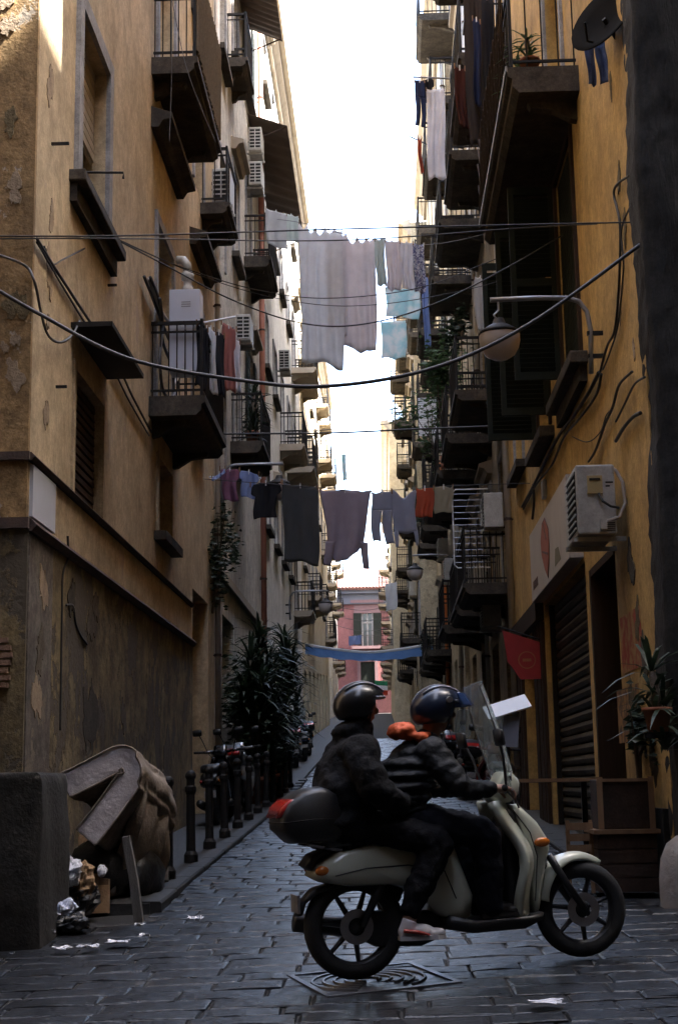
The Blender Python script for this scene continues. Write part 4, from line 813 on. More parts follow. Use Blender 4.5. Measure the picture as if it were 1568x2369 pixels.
# blue banner across the alley, small flag
m = MB(); A, B = onY(706, 1494, 50), onY(1002, 1492, 50)
m.grid(lambda u, v: A.lerp(B, u) + Vector((0, .5*v*math.sin(u*3), -.26*math.sin(u*math.pi) - v*(.3-.06*math.sin(u*math.pi)) + .02*math.sin(u*40)*v)), 40, 5)
o = m.build('banner', mk('blue_tarpaulin', (.14,.28,.58), (.2,.36,.66), .5, scale=4, bump=.05, transl=.25), smooth=True, label='long blue cloth banner sagging across the alley', cat='banner')
MB().tube(sag([A+Vector((0,-.02,.03)), A.lerp(B,.5)+Vector((0,-.02,-.24)), B+Vector((0,-.02,.03))]), .05, 6).build('rolled_edge', WH, o)
fl = thing('flag', 'small green white and red flag hanging near the pink house', 'flag', onY(880, 1605, 80))
A, B = onY(866, 1574, 80), onY(896, 1576, 80); hh = (A.z - onY(880, 1606, 80).z)
for k, (nm, c) in enumerate((('green_band', (.05,.25,.12)), ('white_band', (.7,.7,.68)), ('red_band', (.5,.06,.03)))):
    MB().grid(lambda u, v: A.lerp(B, u) + Vector((0, .05*math.sin(u*7), -hh*(k+v)/3)), 8, 2).build(nm, cloth_mat('flag_'+nm, c), fl)

# ------------------------------------------------------------------ plants
def blades(m, c, n, ln, w, droop, seed, up=.55):
    r2 = random.Random(seed); c = Vector(c)
    for k in range(n):
        a = r2.uniform(0, 6.28); e = r2.uniform(-.35, 1.35) if up < .5 else r2.uniform(.05, 1.45); L = ln*r2.uniform(.65, 1.1); d = Vector((math.cos(a)*math.cos(e), math.sin(a)*math.cos(e), math.sin(e))); s = d.cross(Vector((0,0,1))).normalized()*w*.5
        pts = [c + d*(L*t) + Vector((0, 0, -droop*L*t*t)) for t in (0, .35, .7, 1)]
        m.add([pts[0]-s*.7, pts[0]+s*.7, pts[1]-s, pts[1]+s, pts[2]-s*.7, pts[2]+s*.7, pts[3]], [(0,1,3,2),(2,3,5,4),(4,5,6)])
def leaves(m, c, rad, n, size, seed):
    r2 = random.Random(seed); c = Vector(c)
    cl = [(Vector((r2.gauss(0,.45)*rad[0], r2.gauss(0,.45)*rad[1], r2.gauss(0,.45)*rad[2])), r2.uniform(.15, .35)) for _ in range(max(3, n//60))]
    for k in range(n):
        q, sp = cl[r2.randrange(len(cl))]; p = c + q + Vector((r2.gauss(0,1)*rad[0]*sp, r2.gauss(0,1)*rad[1]*sp, r2.gauss(0,1)*rad[2]*sp))
        M = Matrix.Rotation(r2.uniform(0,6.28), 3, 'Z') @ Matrix.Rotation(r2.uniform(-1.2,1.2), 3, 'X'); s = size*r2.uniform(.6,1.3)
        m.add([p + M @ Vector(v) for v in ((-s*.5,0,0),(0,-s*.28,.1*s),(s*.5,0,0),(0,s*.28,.1*s))], [(0,1,2),(0,2,3)])
def pot(m, c, r, h): m.lathe([(0,0),(r*.7,0),(r,h*.85),(r*1.1,h*.85),(r*1.1,h),(r*.9,h),(r*.88,h*.9),(0,h*.9)], c, 14)
def yucca(label, c, h, heads, ln=.55, n=46, potr=.2, mat=M_LEAF, group='potted plants', seed=0, w=.045):
    t = thing('yucca_plant', label, 'plant', c, group); c = Vector(c); m = MB(); pot(m, c, potr, potr*1.7); m.build('pot', M_TERRA, t, smooth=True); f = MB(); tr = MB(); r2 = random.Random(seed)
    for k in range(heads):
        hh = h*(1 if k == 0 else r2.uniform(.5, .95)); top = c + Vector((r2.uniform(-.14,.3)*h*.4, r2.uniform(-.35,.35)*h*.4, hh-ln*.4)); b0 = c + Vector((0,0,potr*1.4))
        tr.tube([b0, b0.lerp(top, .5)+Vector((r2.uniform(-.04,.04), r2.uniform(-.04,.04), 0)), top], [.04, .034, .03], 7)
        for j in range(3): blades(f, top - Vector((0,0,j*ln*.28)), n//3, ln*(1-.08*j), w, .45, seed*31+k*7+j)
    tr.build('trunk', M_BARK, t, smooth=True); f.build('crown', mat, t); return t
def bush(label, c, rad, n, size, mat=M_LEAF, group='potted plants', name='shrub', stem=None, seed=1):
    t = thing(name, label, 'plant', c, group); c = Vector(c); f = MB(); leaves(f, c+Vector((0,0,rad[2])), rad, n, size, seed); f.build('foliage', mat, t)
    s = MB(); r2 = random.Random(seed)
    for k in range(5): s.tube([stem or c, c+Vector((r2.uniform(-.3,.3)*rad[0], r2.uniform(-.3,.3)*rad[1], rad[2]*.7)), c+Vector((r2.uniform(-.9,.9)*rad[0], r2.uniform(-.9,.9)*rad[1], rad[2]*r2.uniform(1,1.8)))], [.02,.014,.006], 5)
    s.build('stems', M_BARK, t)
yucca('tall many headed yucca in a pot by the left wall, nearest of the tall plants', (-2.4, 26.4, base_g(26.4)+.05), 3.0, 9, .95, 75, .28, seed=3, w=.06)
yucca('tall yucca behind the nearest tall plant on the left', (-2.35, 28.3, base_g(28.3)+.05), 3.5, 9, .95, 75, .28, seed=4, w=.06)
yucca('slimmer yucca farthest of the tall plants on the left', (-2.3, 30.4, base_g(30.4)+.05), 3.6, 8, .9, 70, .26, seed=5, w=.06)
bush('dense dark shrub under the tall yuccas on the left', (-2.35, 27.5, base_g(27.5)+.2), (.45, 1.6, .9), 1500, .13, name='shrub', seed=9)
bush('ivy hanging on the left wall above the doorway', (XL+.12, 24.2, 4.6), (.22, .8, .9), 900, .11, name='ivy', seed=10, stem=Vector((XL+.02, 24.2, 4.4)))
bush('dark creeper low on the left wall behind the bollards', (XL+.2, 27.4, 1.6), (.25, 1.8, 1.1), 1200, .13, name='ivy', seed=11)
yucca('potted palm on the left balcony, nearer of two', (XL+.38, 27.85, 8.26), 1.25, 2, .55, 44, .14, seed=12)
yucca('potted palm on the left balcony, farther of two', (XL+.38, 28.9, 8.26), 1.35, 2, .55, 44, .14, seed=13)
yucca('spiky plant on the upper right balcony edge', (XR-.5, 14.75, 9.22), .6, 2, .38, 30, .11, M_LEAF2, seed=14, w=.03)
yucca('second spiky plant on the upper right balcony', (XR-.62, 15.4, 9.22), .55, 2, .36, 30, .1, M_LEAF2, seed=15, w=.03)
yucca('green spiky plant in a wall pot by the stone corner at the right edge', (2.13, 11.25, 1.85), .7, 2, .58, 44, .11, M_LEAF, seed=21, w=.04)
MB().box(2.02, 2.3, 11.22, 11.28, 1.8, 1.845).build('wall_bracket', M_IRON, label='iron bracket holding the spiky plant by the stone corner', cat='bracket')
bush('dark dead looking plant at the foot of the right corner wall', (2.2, 12.6, 1.35), (.12, .45, .45), 260, .12, name='shrub', seed=23)
bush('leafy climber spilling from the right balcony', (XR-.75, 31.5, 9.9), (.5, .9, .75), 900, .15, M_LEAF2, name='climber', seed=16, stem=Vector((XR-.8, 31.6, 8.6)))
bush('sparse climber branches in front of the louvred blind', (XR-1.1, 33.5, 9.2), (.45, .8, .7), 420, .14, M_LEAF2, name='climber', seed=17, stem=Vector((XR-.8, 33.2, 8.6)))
bush('trailing plant on the balcony above the climber', (XR-.5, 29.5, 10.8), (.3, .6, .5), 380, .15, M_LEAF, name='climber', seed=18, stem=Vector((XR-.4, 29.5, 10.9)))
for k, (x, y, z) in enumerate(((XR-.7, 42.4, 9.7), (XR-.8, 45.8, 9.7), (XR-.8, 49.2, 5.8))): bush(('bushy pot on a far right balcony, nearest of three', 'bushy pot on a far right balcony, middle of three', 'bushy pot on a far right balcony, farthest of three')[k], (x, y, z), (.3, .7, .4), 260, .14, name='balcony_plant', seed=60+k)
for k in range(2):
    t = thing('planter', ('red oblong planter on the right balcony, left of two', 'red oblong planter on the right balcony, right of two')[k], 'planter', (XR-.6+.42*k-.2, 31.2, 8.45), 'planters on the right balcony')
    x = XR-.72+.40*k; MB().prism([(x-.15,8.42),(x+.15,8.42),(x+.18,8.66),(x-.18,8.66)], 31.1, 31.32, 'xz').build('trough', M_TERRA, t)

# ------------------------------------------------------------------ wire rack, lattice, far balcony blind
rk = thing('drying_rack', 'white wire drying rack hooked on the right wall', 'drying rack', (XR-.4, 25.2, 5.5))
m = MB(); x0, x1, z0, z1 = XR-.95, XR-.3, 5.3, 6.75; yy = 25.6
m.tube([(x1,yy,z1),(x0+.06,yy,z1),(x0,yy,z1-.06),(x0,yy,z0+.06),(x0+.06,yy,z0),(x1,yy,z0)], .012, 6).build('outer_frame', M_WHITEP, rk)
for k in range(12): MB().tube([(x0+.02,yy,z0+.1+k*.115),(x1,yy,z0+.1+k*.115)], .005, 5).build('wire', M_STEEL, rk)
lt = thing('lattice_panel', 'diagonal lattice panel on the outer rail of the upper right balcony', 'lattice', (XR-.77, 16.7, 9.25))
x = XR-.79
for k in range(15):
    y = 14.6+k*.3
    for s, dx in ((1, 0), (-1, .012)):
        a, b = y, y+s*.9; lo, hi = 14.55, 18.95
        z0, z1 = 9.28, 10.25
        if b > hi: z1 = z0+(hi-a)/(b-a)*(z1-z0) if b != a else z1; b = hi
        if b < lo: z1 = z0+(lo-a)/(b-a)*(z1-z0); b = lo
        if z1-z0 > .05: MB().tube([(x-dx, a, z0), (x-dx, b, z1)], .011, 4).build('lattice_strip', M_BROWN, lt)
bb = thing('roller_blind', 'white slatted roller blind on the far right balcony', 'blind', (XR-.75, 35.5, 8.6))
A, B = onY(966, 920, 36.6), onY(1008, 920, 36.6); zb = onY(985, 1008, 36.6).z
for k in range(20): z = zb+(A.z-zb)*k/20; MB().box(A.x, B.x, 36.58, 36.62, z, z+(A.z-zb)/20*.72).build('slat', M_WHITEP, bb)
for q in (A.x, B.x): MB().box(q-.015, q+.015, 36.6, 36.64, zb-.1, A.z+.1).build('side_rail', M_IRON, bb)

# ------------------------------------------------------------------ bollards, guard stone
def bollard(label, x, y, lean=(0,0), h=.95, first=[None]):
    loc = (x, y, base_g(y)+.06); t = thing('bollard', label, 'bollard', loc, 'iron bollards along the left pavement')
    for nm, key, fn in (('post', 'bpost', lambda q: q.lathe([(.075,0),(.075,.08),(.05,.12),(.045,.7),(.06,.74),(.06,.78),(.045,.8),(.045,.86)], (0,0,0), 12)), ('knob', 'bknob', lambda q: q.ball((0,0,.9), .06, 12, 8))):
        piece(nm, key, fn, M_IRON, t, loc, scale=(1,1,h/.95))
    t.rotation_euler = (lean[0], lean[1], 0)
names = ['nearest', 'second', 'third', 'fourth', 'fifth', 'sixth', 'seventh', 'eighth', 'ninth', 'tenth', 'eleventh', 'twelfth']
for k in range(12): bollard('black iron bollard on the left kerb, %s from the front' % names[k], -2.06+.0*k, 13.75+k*1.62, (rnd(-.02,.02), rnd(-.02,.02)))
t = thing('guard_stone', 'rounded worn guard stone at the foot of the right corner', 'guard stone', (2.32, 11.3, g(2.3, 11.3)))
z = g(2.3, 11.3); m = MB().lathe([(.26,-.05),(.26,.2),(.24,.36),(.19,.47),(.11,.53),(0,.55)], (2.34, 11.3, z), 18); o = m.build('stone', mk('pale_worn_stone', (.3,.27,.25), (.2,.18,.165), .9, scale=5, bump=.6, bscale=16), t, smooth=True)

# ------------------------------------------------------------------ rubbish corner on the left
def remesh(o, vox, it=6):
    a = o.modifiers.new('remesh', 'REMESH'); a.mode = 'VOXEL'; a.voxel_size = vox; a.use_smooth_shade = True
    s = o.modifiers.new('smooth', 'SMOOTH'); s.factor = .5; s.iterations = it
def crumple(o, tex_scale, strength):
    tx = bpy.data.textures.new('crumple', 'CLOUDS'); tx.noise_scale = tex_scale; tx.noise_depth = 2
    d = o.modifiers.new('crumple', 'DISPLACE'); d.texture = tx; d.strength = strength; d.texture_coords = 'GLOBAL'
pz = g(-3, 10.9); pm = MB()
def plinth(u, v):                                  # battered, rounded block of old render
    n = .008*math.sin(v*9+u*7)+.006*math.sin(u*41+v*5)+rnd(-.004,.004); hgt = 1.24
    if v > .8: t = (v-.8)/.2; ins = .10*t*t+.75*max(0, t-.6); z = pz+hgt*(.93+.07*math.sin(min(1, t*1.6)*1.57)); 
    else: t = v/.8; ins = 0; z = pz-.1+(hgt*.93+.1)*t
    q = u*4; x0, x1, y0, y1 = -4.6, -2.47-.04*v, 10.42+.03*v, 11.41
    if q < 1: x, y = x0+(x1-x0)*q, y0
    elif q < 2: x, y = x1, y0+(y1-y0)*(q-1)
    elif q < 3: x, y = x1+(x0-x1)*(q-2), y1
    else: x, y = x0, y1+(y0-y1)*(q-3)
    cx, cy = -3.53, 10.92; d = math.hypot(x-cx, y-cy); k = 1-ins/d
    return (cx+(x-cx)*k+n, cy+(y-cy)*k+n, z)
pm.grid(plinth, 80, 30); pm.build('stone_plinth', mk('dark_worn_render', (.034,.029,.022), (.017,.015,.0125), .95, scale=2.5, bump=.8, bscale=20, mottle=.6), smooth=True, label='dark rough plinth block at the foot of the left corner', cat='plinth')
# folded mattress standing on bin bags
prof = [onY(a, b, 12.0) for a, b in ((152,1818),(205,1792),(250,1768),(278,1755),(298,1760),(308,1782),(300,1805),(270,1848),(235,1895),(200,1938))]
sp = sag(prof, 5); th = .105; n = len(sp); secs = []
mt = MB(); NV_ = 12
ring = []
for i, p in enumerate(sp):
    t = (sp[min(i+1, n-1)]-sp[max(i-1, 0)]).normalized(); nn = Vector((-t.z, 0, t.x)); thk = th*(.7 if 20 < i < 30 else 1)*(1 if 0 < i < n-1 else .9); ring.append((p+nn*thk, p-nn*thk))
outl = [a for a, b in ring] + [b for a, b in ring[::-1]]
L = len(outl); dv = Vector((.12, 1.35, -.22))
for j in range(NV_+1):
    s = j/NV_; sc = 1-.06*math.cos(s*math.pi*2)**8
    mt.v += [Vector((p.x, p.y, p.z)) + dv*s + Vector((0,0,-.12*s*s)) + Vector((.015*math.sin(s*9+p.x*8), 0, .012*math.sin(s*13+p.z*7))) for p in outl]
mt.f += [(j*L+i, j*L+(i+1) % L, (j+1)*L+(i+1) % L, (j+1)*L+i) for j in range(NV_) for i in range(L)]
mt.f += [tuple((i, i+1, L-2-i, L-1-i)) for i in range(n-1)] + [tuple((NV_*L+i, NV_*L+i+1, NV_*L+L-2-i, NV_*L+L-1-i)) for i in range(n-1)]
M_MATT = mk('dirty_mattress_ticking', (.40,.33,.26), (.28,.22,.165), .95, scale=3, bump=.5, bscale=30, streak=(.24,.185,.14), mottle=0.25)
M_MBAND = mk('mattress_border', (.66,.6,.6), (.54,.48,.46), .9, scale=5, bump=.5, bscale=24, mottle=0.12)
mo = thing('mattress', 'folded stained mattress dumped against the left wall', 'mattress', (-2.4, 12.5, .6)); bd = mt.build('ticking', M_MATT, mo, smooth=True); remesh(bd, .016, 5); crumple(bd, .2, .03)
bb2 = MB(); bb2.v = [p + Vector((0,-.03,0)) for p in outl] + [p + Vector((0,.045,0)) for p in outl]
bb2.f = [(i, i+1, L-2-i, L-1-i) for i in range(n-1)] + [(L+i, L+i+1, 2*L-2-i, 2*L-1-i) for i in range(n-1)] + [(i, (i+1) % L, L+(i+1) % L, L+i) for i in range(L)]
bo = bb2.build('border_band', M_MBAND, mo, smooth=True); remesh(bo, .011, 2); crumple(bo, .16, .012)
for sl in (outl[:n], outl[n:]): MB().tube([q_ + Vector((0,-.036,0)) for q_ in sl], .009, 6).build('piping', M_MATT, mo, smooth=True)
# lower flank: second fold of the mattress sagging to the ground
fk = MB(); P0, P1 = onY(322,1790,12.15), onY(225,1950,12.1)
def flank(u, v):
    a = P1.lerp(P0, u) + Vector((.02, .0, 0)); s = v
    return a + Vector((.22*s*math.sin(u*2.0) + .14*s, 1.55*s, -.32*s*(1.15-u) - .1*s*s)) + Vector((.03*math.sin(s*6+u*4), 0, .03*math.sin(u*8+s*5)))
gm = MB(); z0 = base_g(12.4)+.12
def drape(u, v):
    top = onY(332+u*46, 1780+u*62, 12.2+u*.9); bot = Vector((top.x-.28+.22*u, top.y+.12, base_g(top.y)+.08))
    q = top.lerp(bot, v); return q + Vector((.10*math.sin(v*3.1) + .02*math.sin(u*15+v*6), .02*math.sin(v*11), 0))
gm.grid(drape, 16, 20); o = gm.build('hanging_flap', M_MATT, mo, smooth=True); o.modifiers.new('thick', 'SOLIDIFY').thickness = .12
def sack(label, c, r, seed, mat): 
    o = MB().ball(c, r, 24, 16).tube([Vector(c)+Vector((0,0,r[2]*.9)), Vector(c)+Vector((.02,0,r[2]*1.25))], [.05,.03], 8).build('rubbish_bag', mat, smooth=True, label=label, cat='rubbish bag', group='bags dumped under the mattress'); crumple(o, .12, .09)
M_BAG = mk('black_bin_bag', (.012,.012,.013), (.02,.02,.02), .35, scale=8, bump=.7, bscale=14)
z0 = base_g(12.3)+.03
sack('black bin bag under the middle of the mattress', (-2.45, 12.55, z0+.25), (.32,.36,.26), 1, M_BAG); sack('black bin bag right under the mattress fold', (-2.14, 12.8, z0+.18), (.18,.4,.24), 2, M_BAG)
w = MB().obox((0,0,0), (.07,.1,.95), None); 
A, B = onG(322, 2132), onY(292, 1935, 11.6); q = thing('wooden_post', 'broken grey wooden post leaning on the mattress', 'post', A); d = B-A
MB().tube([A-d*.02, A.lerp(B,.5)+Vector((.01,0,0)), B], [.05,.047,.042], 4).build('beam', mk('weathered_grey_wood', (.16,.145,.13), (.09,.08,.07), .9, scale=6, stretch=(3,3,.6), bump=.5), q)
A = onG(418, 2020); MB().tube([Vector((-2.0,13.2,base_g(13.2)+.1)), Vector((-2.05,13.4,base_g(13.4)+.62))], .035, 5).build('wooden_stick', MATS['weathered_grey_wood'], label='short upright stick behind the mattress flap', cat='stick')
# litter
M_PAPER = mk('dirty_white_paper', (.6,.6,.62), (.45,.45,.48), .8, scale=8, bump=.3); M_CARD = mk('soggy_cardboard', (.3,.19,.1), (.2,.12,.065), .9, scale=5, bump=.3); M_PLAS = mk('bluish_plastic', (.35,.4,.55), (.6,.62,.68), .35, scale=9, bump=.5)
def scrap(label, px, py, s, mat, lift=.05, seed=0, tall=.5, cat='litter'):
    p = onG(px, py); r2 = random.Random(seed); m = MB()
    n = 7; m.grid(lambda u, v: (p.x+(u-.5)*s+r2.uniform(-.1,.1)*s, p.y+(v-.5)*s*.8+r2.uniform(-.1,.1)*s, g(p.x, p.y)+.045+lift*(math.sin(u*5+seed)*math.sin(v*4+seed*2)*.5+.5)*tall+r2.uniform(0,.25)*lift), n, n)
    o = m.build('litter', mat, label=label, cat=cat, group='litter on the paving'); o.modifiers.new('thick', 'SOLIDIFY').thickness = .004
sc = [('white crumpled bag on top of the litter pile at the left', 165, 2050, .16, M_PAPER, .34), ('bluish plastic wrapper beside the container', 140, 2110, .2, M_PLAS, .16), ('flattened white paper in front of the container', 120, 2165, .2, M_PAPER, .05), ('second white paper near the container', 100, 2178, .16, M_PAPER, .05),
      ('small white scrap left of the post foot', 145, 2212, .12, M_PAPER, .02), ('tiny white scrap, second in the row of litter', 190, 2210, .07, M_PAPER, .02), ('pale curl of paper in the middle of the row of litter', 213, 2207, .09, M_PAPER, .02), ('long white straw wrapper in the front litter', 272, 2197, .14, M_PAPER, .015), ('white scrap right of the leaning post', 324, 2158, .07, M_PAPER, .03),
      ('small scrap below the leaning post', 334, 2181, .07, M_PAPER, .02), ('white crumple alone on the open paving', 453, 2149, .11, M_PAPER, .05), ('brown cardboard piece in the litter pile', 190, 2060, .22, M_CARD, .45), ('light scrap near the bottom right of the picture', 1265, 2340, .16, M_PAPER, .01)]
for k, (lab, px, py, s, mt_, lf) in enumerate(sc): scrap(lab, px, py, s, mt_, lf, k+1, 1.0)
def wad(label, px, py, y, r, mat, st):
    c = onY(px, py, y); o = MB().ball(c, r, 28, 20).build('rubbish', mat, smooth=False, label=label, cat='rubbish', group='rubbish heap by the container'); crumple(o, .05, st)
wad('crumpled white plastic bag on the rubbish heap', 163, 2018, 11.5, (.085,.08,.11), M_PAPER, .12); wad('bluish plastic wrapping low in the rubbish heap', 138, 2105, 11.15, (.13,.1,.07), M_PLAS, .12); wad('brown paper sack on the rubbish heap', 192, 2040, 11.65, (.09,.09,.17), M_CARD, .12)
wad('grey plastic lump at the foot of the rubbish heap', 160, 2135, 11.1, (.16,.12,.06), M_BAG, .12); wad('small white cup shape right of the rubbish heap', 236, 2015, 11.9, (.04,.04,.045), M_PAPER, .05); wad('dark bag behind the rubbish heap', 170, 2080, 11.7, (.2,.16,.17), M_BAG, .14)
t = thing('cardboard_box', 'torn brown cardboard box in the rubbish at the left', 'box', onG(195, 2120)); p = onG(195, 2120); z = g(p.x, p.y)+.02
m = MB(); Mx = Matrix.Rotation(.5, 4, 'Z')
for q, s in (((0,0,.02),(.34,.26,.012)), ((-.17,0,.16),(.012,.26,.3)), ((.17,0,.14),(.012,.26,.27)), ((0,.13,.16),(.33,.012,.3)), ((0,-.13,.12),(.33,.012,.22))): MB().obox(Vector((p.x,p.y,z)) + Mx @ Vector(q), s, Mx).build('panel', M_CARD, t)
MB().obox(Vector((p.x-.2,p.y-.1,z+.3)), (.16,.012,.2), Mx @ Matrix.Rotation(.7, 4, 'Y')).build('flap', M_CARD, t)

# ------------------------------------------------------------------ things at the foot of the right wall
t = thing('wooden_planter', 'large dark square wooden planter at the right wall', 'planter', (1.98, 12.2, g(2, 12.2))); z = g(2, 12.2)
for x0, x1, y0, y1, nm in ((1.72, 2.2, 11.95, 11.98, 0), (1.72, 1.75, 11.98, 12.5, 1), (2.17, 2.2, 11.98, 12.5, 1), (1.75, 2.17, 12.47, 12.5, 0)):
    for k in range(4): MB().box(x0, x1, y0, y1, z+.05+k*.115, z+.157+k*.115).build('board', mk('old_dark_planks', (.09,.048,.03), (.05,.03,.02), .85, scale=4, bump=.4, mottle=0.5), t)
MB().box(1.69, 2.23, 11.92, 12.53, z+.512, z+.545).build('rim', M_SOLID_WOOD, t); MB().box(1.76, 2.16, 11.99, 12.46, z+.4, z+.47).build('soil', M_GROUT, t)
t = thing('wooden_crate', 'dark upright crate standing on the square planter', 'crate', (1.96, 12.2, z+.55))
MB().box(1.74, 2.2, 12.0, 12.4, z+.548, z+.95).build('body', MATS['old_dark_planks'], t, bevel=.01)
for x in (1.74, 2.16): MB().box(x, x+.045, 11.985, 11.999, z+.55, z+.97).build('batten', M_SOLID_WOOD, t)
MB().box(1.745, 2.2, 11.98, 11.998, z+.93, z+.955).build('batten', M_SOLID_WOOD, t)
t = thing('trestle_table', 'small dark table with a raw wood edge behind the scooter', 'table', (1.55, 13.2, base_g(13.2))); z = base_g(13.2)
MB().box(1.12, 1.9, 12.8, 13.6, z+.92, z+.955).build('top', M_BLACKP, t); MB().box(1.11, 1.91, 12.78, 12.798, z+.925, z+.955).build('edge_strip', M_SOLID_WOOD, t)
for x in (1.16, 1.84):
    for y in (12.85, 13.52): MB().box(x-.025, x+.025, y-.025, y+.025, z, z+.918).build('leg', M_BLACKP, t)
t = thing('market_crate', 'small raw wood crate on the ground by the table', 'crate', (1.62, 12.35, g(1.6, 12.35))); z = g(1.6, 12.35)
for k in range(3): MB().box(1.5, 1.72, 12.2, 12.22, z+.36+k*.09, z+.42+k*.09).build('slat', M_SOLID_WOOD, t)
for x in (1.5, 1.69): MB().box(x, x+.03, 12.221, 12.25, z+.03, z+.62).build('corner_post', M_SOLID_WOOD, t)
MB().box(1.48, 1.74, 12.2, 12.5, z+.3, z+.33).build('shelf', M_SOLID_WOOD, t)
t = thing('menu_stand', 'menu stand with a slanted white sheet beyond the windscreen', 'menu stand', (1.25, 14.2, base_g(14.2))); z = base_g(14.2)
c = onY(1172, 1636, 14.2); Mx = Matrix.Rotation(-.28, 4, 'Y') @ Matrix.Rotation(.45, 4, 'X')
MB().obox(c, (.44,.32,.015), Mx).build('sheet_holder', M_WHITEP, t); MB().tube([(c.x, c.y+.05, z+.05), (c.x, c.y+.05, c.z-.02)], .02, 8).build('post', M_IRON, t)
MB().lathe([(0,0),(.2,0),(.2,.02),(.03,.05),(0,.05)], (c.x, c.y+.05, z), 18).build('foot', M_IRON, t)
MB().obox(c+Vector((.02,-.06,-.24)), (.16,.012,.3), Matrix.Rotation(.1,4,'Y')).build('price_card', mk('grey_blue_card', (.3,.32,.38), (.25,.26,.3), .7, bump=0), t)
t = thing('notice_poster', 'torn reddish poster on the ochre wall by the stone corner', 'poster', onX(1455, 1480, XR))
p0 = onX(1478,1400,XR-.006); p1 = onX(1440,1560,XR-.006)
MB().box(XR-.007, XR-.002, min(p0.y,p1.y), max(p0.y,p1.y), min(p0.z,p1.z), max(p0.z,p1.z)).build('sheet', mk('torn_red_poster', (.33,.06,.035), (.42,.25,.1), .8, scale=5, bump=.2, contrast=.08), t)
p0 = onX(1475,1580,XR-.006); p1 = onX(1432,1720,XR-.006)
MB().box(XR-.007, XR-.002, min(p0.y,p1.y), max(p0.y,p1.y), min(p0.z,p1.z), max(p0.z,p1.z)).build('sheet', mk('torn_brown_poster', (.38,.2,.07), (.14,.08,.04), .8, scale=7, bump=.2, contrast=.06), t)

